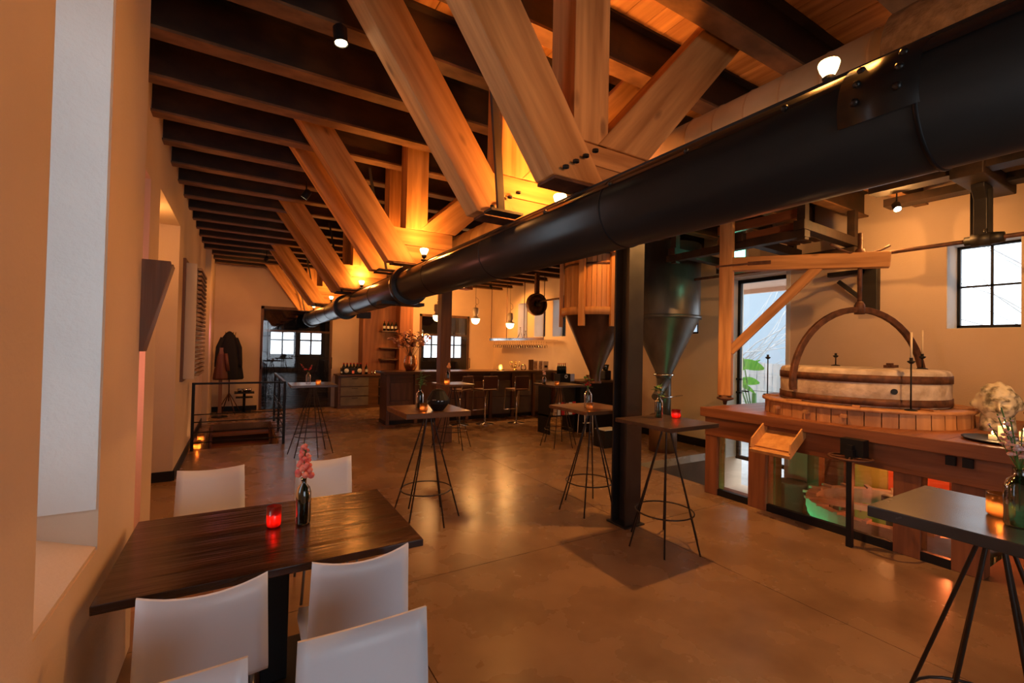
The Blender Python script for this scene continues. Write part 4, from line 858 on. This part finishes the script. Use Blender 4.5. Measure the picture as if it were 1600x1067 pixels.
vase_bottle(2.45, 0.48, 1.091, .21, .042, 'greenglass', 'green glass bottle vase with dried pink flowers on the nearest slate grey table', 'palepetal', .22, 9, 21, .014, .10)
# ------------------------------------------------------------------ dark counter with machines right of the bar
ct = thing('service_counter', 'black service counter beneath the wooden hopper', 'counter', (5.45, 7.3, 0)); obj('body', B().box(.55, 1.7, .0, .6, 0, 1.02), 'black', ct); obj('worktop', B().box(.5, 1.72, -.03, .63, 1.02, 1.06), 'dark_x', ct)
obj('magazine_shelf', B().box(-.15, .5, .1, .5, .35, .38).box(-.15, -.12, .1, .5, 0, 1.0).box(.47, .5, .1, .5, 0, 1.0).box(-.15, .5, .1, .5, 1.0, 1.03), 'black', ct)
for k in range(6):
    t = thing('magazine', ['first', 'second', 'third', 'fourth', 'fifth', 'sixth'][k]+' magazine from the left in the rack by the wooden hopper', 'magazine', (5.38+k*.095, 7.36, .381+(0 if k < 6 else .3)), group='magazines in the rack by the hopper'); obj('cover', B().box(0, .08, 0, .01, 0, .24+.01*(k % 3)), ['photo_a', 'paper', 'redpetal'][k % 3], t); obj('pages', B().box(.002, .078, .01, .018, 0, .23), 'paper', t)
t = thing('bottle_crate', 'dark crate of bottles with white emblems at the right end of the bar', 'crate', (5.72, 7.55, 1.031)); obj('box_body', B().box(-.13, .13, -.1, .1, 0, .17), 'black', t); obj('white_emblem', B().lathe([(.022, 0), (.04, 0), (.04, .004), (.022, .004)], (.02, -.104, .12), 14, 'y', closed=True), 'paper', t); obj('pale_blue_label', B().box(.14, .24, -.1, -.09, .02, .17), 'bluelabel', t)
for k in range(5): bottle(5.63+k*.045, 7.58, 1.202, ['leftmost', 'second', 'middle', 'fourth', 'rightmost'][k]+' dark bottle in the crate by the wooden hopper', 'bottles in the crate by the hopper', .72, False)
t = thing('coffee_machine', 'black coffee grinder on the black service counter', 'grinder', (6.90, 7.55, 1.061)); obj('body', B().box(-.09, .09, -.09, .09, 0, .2), 'black', t, bevel=.02); obj('bean_hopper', B().lathe([(.05, .2), (.08, .32), (.075, .33), (0, .33)], (0, 0, 0), 16), 'darkglass', t)
for q, x in enumerate((6.35, 6.47)):
    t = thing('drinking_glass', ['left', 'right'][q]+' amber glass on the black service counter', 'glass', (x, 7.5, 1.061)); obj('cup', B().lathe([(0, .004), (.03, 0), (.035, .11), (.032, .11), (.028, .01), (0, .008)], (0, 0, 0), 14), 'amberglass', t)
t = thing('wire_chair', 'small white metal step stool under the service counter', 'stool', (5.85, 6.95, 0)); 
for s in (0, .2): obj('frame', B().tube([(s, 0, 0), (s, .03, .5), (s+.0, .2, .5), (s, .24, 0)], .009, 6), 'paper', t)
obj('step', B().box(0, .2, .03, .2, .495, .51), 'paper', t); obj('step', B().box(0, .2, .02, .08, .25, .262), 'paper', t)
bbk = thing('floor_box', 'low black box with a white panel on the floor behind the column table', 'box', (5.6, 6.1, 0)); obj('body', B().box(-.15, .25, -.15, .15, 0, .30), 'black', bbk); obj('white_lid', B().box(-.13, .23, -.13, .13, .30, .312), 'paper', bbk)  # plain white lid on top of the box
# ------------------------------------------------------------------ stair, railing, coat stand, art on the left
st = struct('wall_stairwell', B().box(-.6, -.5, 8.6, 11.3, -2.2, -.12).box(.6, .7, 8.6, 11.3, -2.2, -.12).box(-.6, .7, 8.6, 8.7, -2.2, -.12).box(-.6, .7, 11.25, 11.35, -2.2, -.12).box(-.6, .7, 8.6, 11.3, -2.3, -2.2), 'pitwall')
lamp('POINT', (.05, 9.6, -.7), 4, WARM, .1)
sr = thing('wooden_stair', 'open wooden stair going down behind the black railing', 'stair', (.05, 11.2, 0))
for k in range(9): obj('tread', B().box(-.5, .5, -.30-.26*k, -.02-.26*k, -.20-.19*k, -.15-.19*k), 'mill_x', sr, bevel=.006)
for s in (-.54, .5): obj('stringer', B().prism([(-.02, -.02), (-.02, -.30), (-2.4, -2.05), (-2.4, -1.75)], 'x', s, s+.04), 'dark_z', sr)
ra = thing('stair_railing', 'black steel railing around the stair opening', 'railing')
for x, y in ((-.62, 8.65), (.66, 8.65), (.66, 11.25), (.66, 9.95)): obj('post', B().box(x-.02, x+.02, y-.02, y+.02, 0, 1.03), 'black', ra)
obj('top_rail', B().box(-.64, .68, 8.63, 8.67, 1.03, 1.06), 'black', ra); obj('top_rail', B().box(.64, .68, 8.67, 11.27, 1.03, 1.06), 'black', ra)
for z in (.12, .28, .44, .56): obj('rail_bar', B().tube([(-.62, 8.65, z), (.66, 8.65, z)], .009, 6), 'black', ra); obj('rail_bar', B().tube([(.66, 8.65, z), (.66, 11.25, z)], .009, 6), 'black', ra)
for k, (x, y, z, s) in enumerate(((-.56, 8.78, 0, 'front'), (-.56, 9.5, 0, 'back'))): tealight(x, y, z, 'lantern candle on the floor at the wall end of the stair railing, the %s one' % s, 'amberglass', .05, .12, 2.0)
tealight(-.56, 9.1, 0, 'small green glass candle on the floor between two lantern candles', 'greenglass', .035, .08, .5)
cs = thing('coat_stand', 'bentwood coat stand in the far left corner', 'coat stand', (-.22, 12.8, 0))
obj('pole', B().tube([(0, 0, .3), (0, 0, 1.95)], .014), 'rust', cs)
for k in range(4): a = k*pi/2+.5; obj('foot', B().tube([(0, 0, .5), (.12*cos(a), .12*sin(a), .3), (.28*cos(a), .28*sin(a), .01)], .011), 'rust', cs); obj('hook', B().tube([(0, 0, 1.8), (.1*cos(a), .1*sin(a), 1.84), (.12*cos(a), .12*sin(a), 1.95)], .008), 'rust', cs)
def coat_mesh(H, wd, seed):
    rd = random.Random(seed); b = B(); k0 = 0
    prof = [(0, H), (.05*wd, H-.01), (.13*wd, H-.05), (.26*wd, H-.18), (.33*wd, H-.4), (.40*wd, H*.35), (.47*wd, .04), (.44*wd, 0), (.3*wd, .02)]
    b.lathe(prof, (0, 0, 0), 26)
    for v in b.bm.verts:
        a = atan2(v.co.y, v.co.x); fz = 1-v.co.z/H; m_ = 1+.10*fz*sin(7*a+seed)+.05*fz*sin(13*a); v.co.x *= m_; v.co.y *= m_*.62
    return b
ct_ = thing('black_coat', 'long black coat hanging on the coat stand', 'coat', (-.24, 12.66, .83)); obj('body', coat_mesh(1.14, .62, 2), 'cloth', ct_)
for s in (-1, 1): obj('sleeve', B().tube([(s*.13, -.04, .98), (s*.21, -.05, .75), (s*.235, -.06, .40), (s*.23, -.06, .3)], [.05, .055, .045, .05], 10), 'cloth', ct_)
c2 = thing('brown_coat', 'brown leather jacket hanging low beside the black coat', 'coat', (-.38, 12.3, .85)); obj('body', coat_mesh(.70, .30, 5), 'brownleather', c2); obj('sleeve', B().tube([(.09, -.04, .6), (.14, -.05, .2)], [.035, .04], 10), 'brownleather', c2)
c3 = thing('dark_stand', 'dark slim post holding the brown jacket', 'stand', (-.38, 12.3, 0)); obj('pole', B().box(-.035, .035, -.035, .035, .02, 1.58), 'dark_z', c3); obj('base', B().lathe([(0, 0), (.16, 0), (.15, .02), (0, .02)], (0, 0, 0), 20), 'black', c3)
bn = thing('side_table', 'small dark pedestal table against the far wall beside the coat', 'table', (.10, 12.95, 0)); obj('tabletop', B().box(-.21, .21, -.18, .18, .47, .50), 'black', bn); obj('pedestal', B().tube([(0, 0, .02), (0, 0, .47)], .03, 12), 'black', bn); obj('foot', B().box(-.16, .16, -.16, .16, 0, .02), 'black', bn); obj('under_shelf', B().box(-.18, .18, -.15, .15, .36, .38), 'black', bn)
for k, x in enumerate((0, .11, .2)):
    t = thing('steel_bowl', ['left', 'middle', 'right'][k]+' shiny steel bowl on the small pedestal table', 'bowl', (x, 12.92, .501)); obj('bowl', B().lathe([(0, 0), (.03, 0), (.055, .04), (.06, .08), (.055, .08), (.045, .035), (0, .01)], (0, 0, 0), 18), 'chrome', t); obj('rim', B().lathe([(.056, .078), (.062, .08), (.056, .084)], (0, 0, 0), 18), 'chrome', t)
# framed relief on left wall
ar = thing('wall_artwork', 'cream box-framed relief artwork with brown slats on the left wall', 'artwork', (XL, 7.40, 1.2))
obj('frame', B().box(.03, .15, 0, 1.15, 0, 1.55), 'canvas', ar, bevel=.004); obj('backing', B().box(0, .03, -.06, 1.2, -.03, 1.6), 'dark_z', ar)
for k in range(24): obj('relief_slat', B().box(.15, .20, .06, 1.10, .04+k*.062, .072+k*.062), 'rope', ar)
# wedge-shaped wall shelf
wsn = thing('wall_wedge', 'dark red-brown wedge-shaped wooden wall light fixture on the near pier', 'wall lamp', (-.49, 3.24, 1.64))
b = B(); pts_t = [(0, -.005, .50), (.115, -.005, .52), (.115, .10, .54), (0, .10, .50)]
obj('front_face', B().prism([(0, 0), (.015, 0), (.135, .50), (.13, .52), (0, .52)], 'y', .01, .022), 'dark_z', wsn); obj('back_face', B().prism([(0, 0), (.015, 0), (.135, .50), (.13, .52), (0, .52)], 'y', .14, .152), 'dark_z', wsn); obj('slanted_face', B().prism([(.003, 0), (.015, 0), (.138, .50), (.125, .50)], 'y', .022, .14), 'dark_z', wsn)
# ------------------------------------------------------------------ ceiling spot fixtures and lights
def ceilspot(x, y, z, tgt, p, label, col=WARM, ang=90, size=.03, blend=.7):
    t = thing('ceiling_spot', label, 'lamp', (x, y, z), group='small ceiling spotlights')
    v = (Vector(tgt)-Vector((x, y, z))).normalized(); q = v.to_track_quat('-Z', 'Y').to_matrix().to_4x4()
    cn = obj('can', B().lathe([(.038, -.05), (.04, .04), (.02, .06), (0, .06)], (0, 0, 0), 16), 'black', t); cn.matrix_local = q
    obj('lens', B().lathe([(0, -.046), (.034, -.046)], (0, 0, 0), 16), 'spotglow', cn)
    obj('mount', B().tube([(0, 0, .03), (0, 0, ZC-z)], .008, 8), 'black', t)
    lamp('SPOT', (x+v.x*.07, y+v.y*.07, z+v.z*.07), p, col, size, tgt, ang, blend)
ceilspot(4.0, 2.7, 3.40, (3.3, 3.2, 0), 190, 'ceiling spotlight behind the pipe above the black column', ang=130, col=WARM2)
lamp('POINT', (6.3, 2.2, 3.2), 24, WARM2, .03)
ceilspot(6.2, 2.15, 3.36, (5.6, 1.7, 2.4), 10, 'glaring spotlight under the ceiling above the millstone arm', ang=150)
ceilspot(.45, 2.78, 3.50, (.8, 2.6, 0), 20, 'small lit spotlight near the ceiling left of the nearest trusses', ang=110)
ceilspot(4.3, .2, 3.4, (6.6, 2.6, 1.5), 170, 'unseen ceiling spotlight warming the right wall', ang=85, col=WARM2)  # spot out of view, added to warm the right wall
ceilspot(.6, 5.7, 3.42, (-.5, 6.3, 1.5), 22, 'ceiling spotlight grazing the joist by the left niches', ang=120)
ceilspot(.4, 10.5, 3.42, (-.3, 13.2, 1.8), 60, 'ceiling spotlight aimed at the coat corner', ang=90)
ceilspot(3.6, 6.0, 3.42, (2.6, 6.2, 0), 42, 'ceiling spotlight between the two columns', ang=120)
ceilspot(2.6, 10.9, 3.42, (3.0, 13, 2), 90, 'ceiling spotlight before the wine shelf', ang=120)
ceilspot(4.4, 11.6, 3.42, (5.6, 13.2, 2.0), 190, 'ceiling spotlight behind the bar aimed at the orange wall', ang=130)
ceilspot(6.0, 11.3, 3.42, (7.2, 11.0, 1.6), 150, 'ceiling spotlight over the bar corner by the hanging rack', ang=130)
ceilspot(4.1, 4.3, 3.40, (4.8, 5.6, 2.4), 40, 'ceiling spotlight in front of the wooden hopper', ang=70)
ceilspot(.5, 1.45, 3.42, (-.6, 2.6, 1.7), 8, 'added ceiling spotlight out of view, warming the near pier', ang=120)  # extra spot kept off-frame to light the near pier
# pink light strip in the first left niche
ps = thing('light_strip', 'pink light strip upright in the first niche of the left wall', 'light'); obj('tube_light', B().box(-1.1, -1.08, 3.8, 3.83, .3, 2.6), 'pinkglow', ps); obj('holder', B().box(-1.12, -1.10, 3.79, 3.84, .28, 2.62), 'paper', ps)
lamp('POINT', (-.95, 4.2, 1.5), 8, (1, .30, .22), .1); lamp('POINT', (-.9, 6.0, 2.8), 10, WARM2, .06); lamp('POINT', (-.3, 11.6, 1.9), 2.5, (1, .3, .55), .1)
sp = thing('loudspeaker', 'small terracotta-coloured loudspeaker hanging under the ceiling before the bar', 'speaker', (4.58, 9.9, 3.08), .3); obj('cabinet', B().box(-.12, .12, -.12, .12, 0, .32), 'redwall' if 0 else 'mill_z', sp, bevel=.01); obj('bracket', B().box(-.02, .02, -.02, .02, .32, 3.9-3.08), 'black', sp)
# ------------------------------------------------------------------ garden outside the glass door and windows
tag(obj('garden_paving', B().box(7.7, 16, -2, 16, -.75, -.65), 'paving'), 'pale paving of the garden beyond the glass door', 'paving')
fe = thing('garden_fence', 'weathered grey board fence beyond the glass door', 'fence', (11.5, 0, -.65))
for k in range(36): obj('fence_board', B().box(0, .03, 2.5+k*.2, 2.68+k*.2, 0, 2.1+random.uniform(-.02, .02)), 'fence', fe)
for z in (.4, 1.7): obj('fence_rail', B().box(.03, .08, 2.5, 9.7, z, z+.1), 'fence', fe)
gr = thing('garden_railing', 'thin dark wire railing just outside the glass door', 'railing', (8.6, 0, -.1))
for y in (3.6, 4.6, 5.6, 6.6): obj('post', B().tube([(0, y, -.6), (0, y, 1.1)], .018, 8), 'black', gr)
for z in (.1, .35, .6, .85, 1.08): obj('wire', B().tube([(0, 3.6, z), (0, 6.6, z)], .008, 6), 'greymetal', gr)
ho = thing('neighbour_house', 'pale blue-grey gabled house behind the garden fence', 'building', (15, 9.2, -.6)); obj('wall', B().prism([(-3, 0), (3.5, 0), (3.5, 3.2), (.5, 5.6), (-3, 3.2)], 'x', 0, .3), 'bluepanel', ho); obj('roof_edge', B().prism([(3.8, 3.1), (.5, 5.7), (.5, 5.9), (3.9, 3.2)], 'x', -.3, .3).prism([(-3.3, 3.1), (.5, 5.7), (.5, 5.9), (-3.4, 3.2)], 'x', -.3, .3), 'paper', ho)
sf = thing('porch_roof', 'peach painted porch ceiling outside the glass door', 'roof', (7.7, 3.0, 2.95)); obj('soffit', B().box(0, .9, 0, 3.6, 0, .08), 'roofpaint', sf); obj('beam', B().box(.82, .9, 0, 3.6, -.08, .0), 'roofpaint', sf)
sb = thing('hanging_bulb', 'clear globe bulb hanging from the porch roof', 'bulb', (8.2, 4.35, 2.40)); obj('globe', B().ball((0, 0, 0), .05, 12, 8), 'paper', sb); obj('socket', B().lathe([(0, .04), (.02, .045), (.02, .09), (0, .1)], (0, 0, 0), 10), 'shade', sb); obj('cord', B().tube([(0, 0, .09), (0, 0, .55)], .004, 5), 'black', sb)
ba = thing('banana_plant', 'green banana plant outside the glass door', 'plant', (8.35, 5.05, -.65))
obj('trunk', B().tube([(0, 0, 0), (0, 0, 1.6)], [.06, .04], 10), 'leaf', ba)
for (y, z, dd, L, wd, m) in ((.45, 2.15, (.05, -1, .12), .62, .22, 'banana'), (.4, 1.80, (.05, -1, .25), .50, .17, 'banana'), (0, 1.6, (.1, .9, .6), .7, .22, 'banana'), (.38, 2.45, (.05, .05, 1), .62, .20, 'yellowleaf'), (.3, 1.2, (.1, -1, .3), .6, .18, 'banana'), (.45, 1.9, (.3, -.8, .9), .7, .18, 'banana')):
    obj('leaf', B().leafp((0, y, z), dd, L, wd, side=(.5, 0, 1) if abs(dd[2]) < .5 else (0, 1, 0), curl=.25, n=8), m, ba)
    obj('leaf_stalk', B().tube([(0, 0, 1.0), (0, y*.6, z-.2), (0, y, z)], .012, 6), 'leaf', ba)
def tree(x, y, z, h, label, seed):
    t = thing('bare_tree', label, 'tree', (x, y, z)); rd = random.Random(seed); obj('trunk', B().tube([(0, 0, 0), (.05, 0, h*.4)], [.12, .07], 8), 'fence', t); b = B()
    for k in range(34):
        p = Vector((.05, 0, h*rd.uniform(.25, .42))); q = [p]; dd = Vector((rd.uniform(-.6, .6), rd.uniform(-1, 1), rd.uniform(.3, 1.1)))
        for s in range(5): p = p+dd*h*.11; dd = dd+Vector((rd.uniform(-.3, .3), rd.uniform(-.4, .4), rd.uniform(-.3, .2))); q.append(p.copy())
        b.tube(q, [.025, .02, .015, .011, .008, .005], 5)
    obj('branches', b, 'fence', t, kind='stuff')
tree(12.6, 8.2, -.6, 5.5, 'bare pale tree seen through the glass door', 3); tree(12.5, 1.0, -.6, 6.0, 'bare tree seen through the small right window', 8)
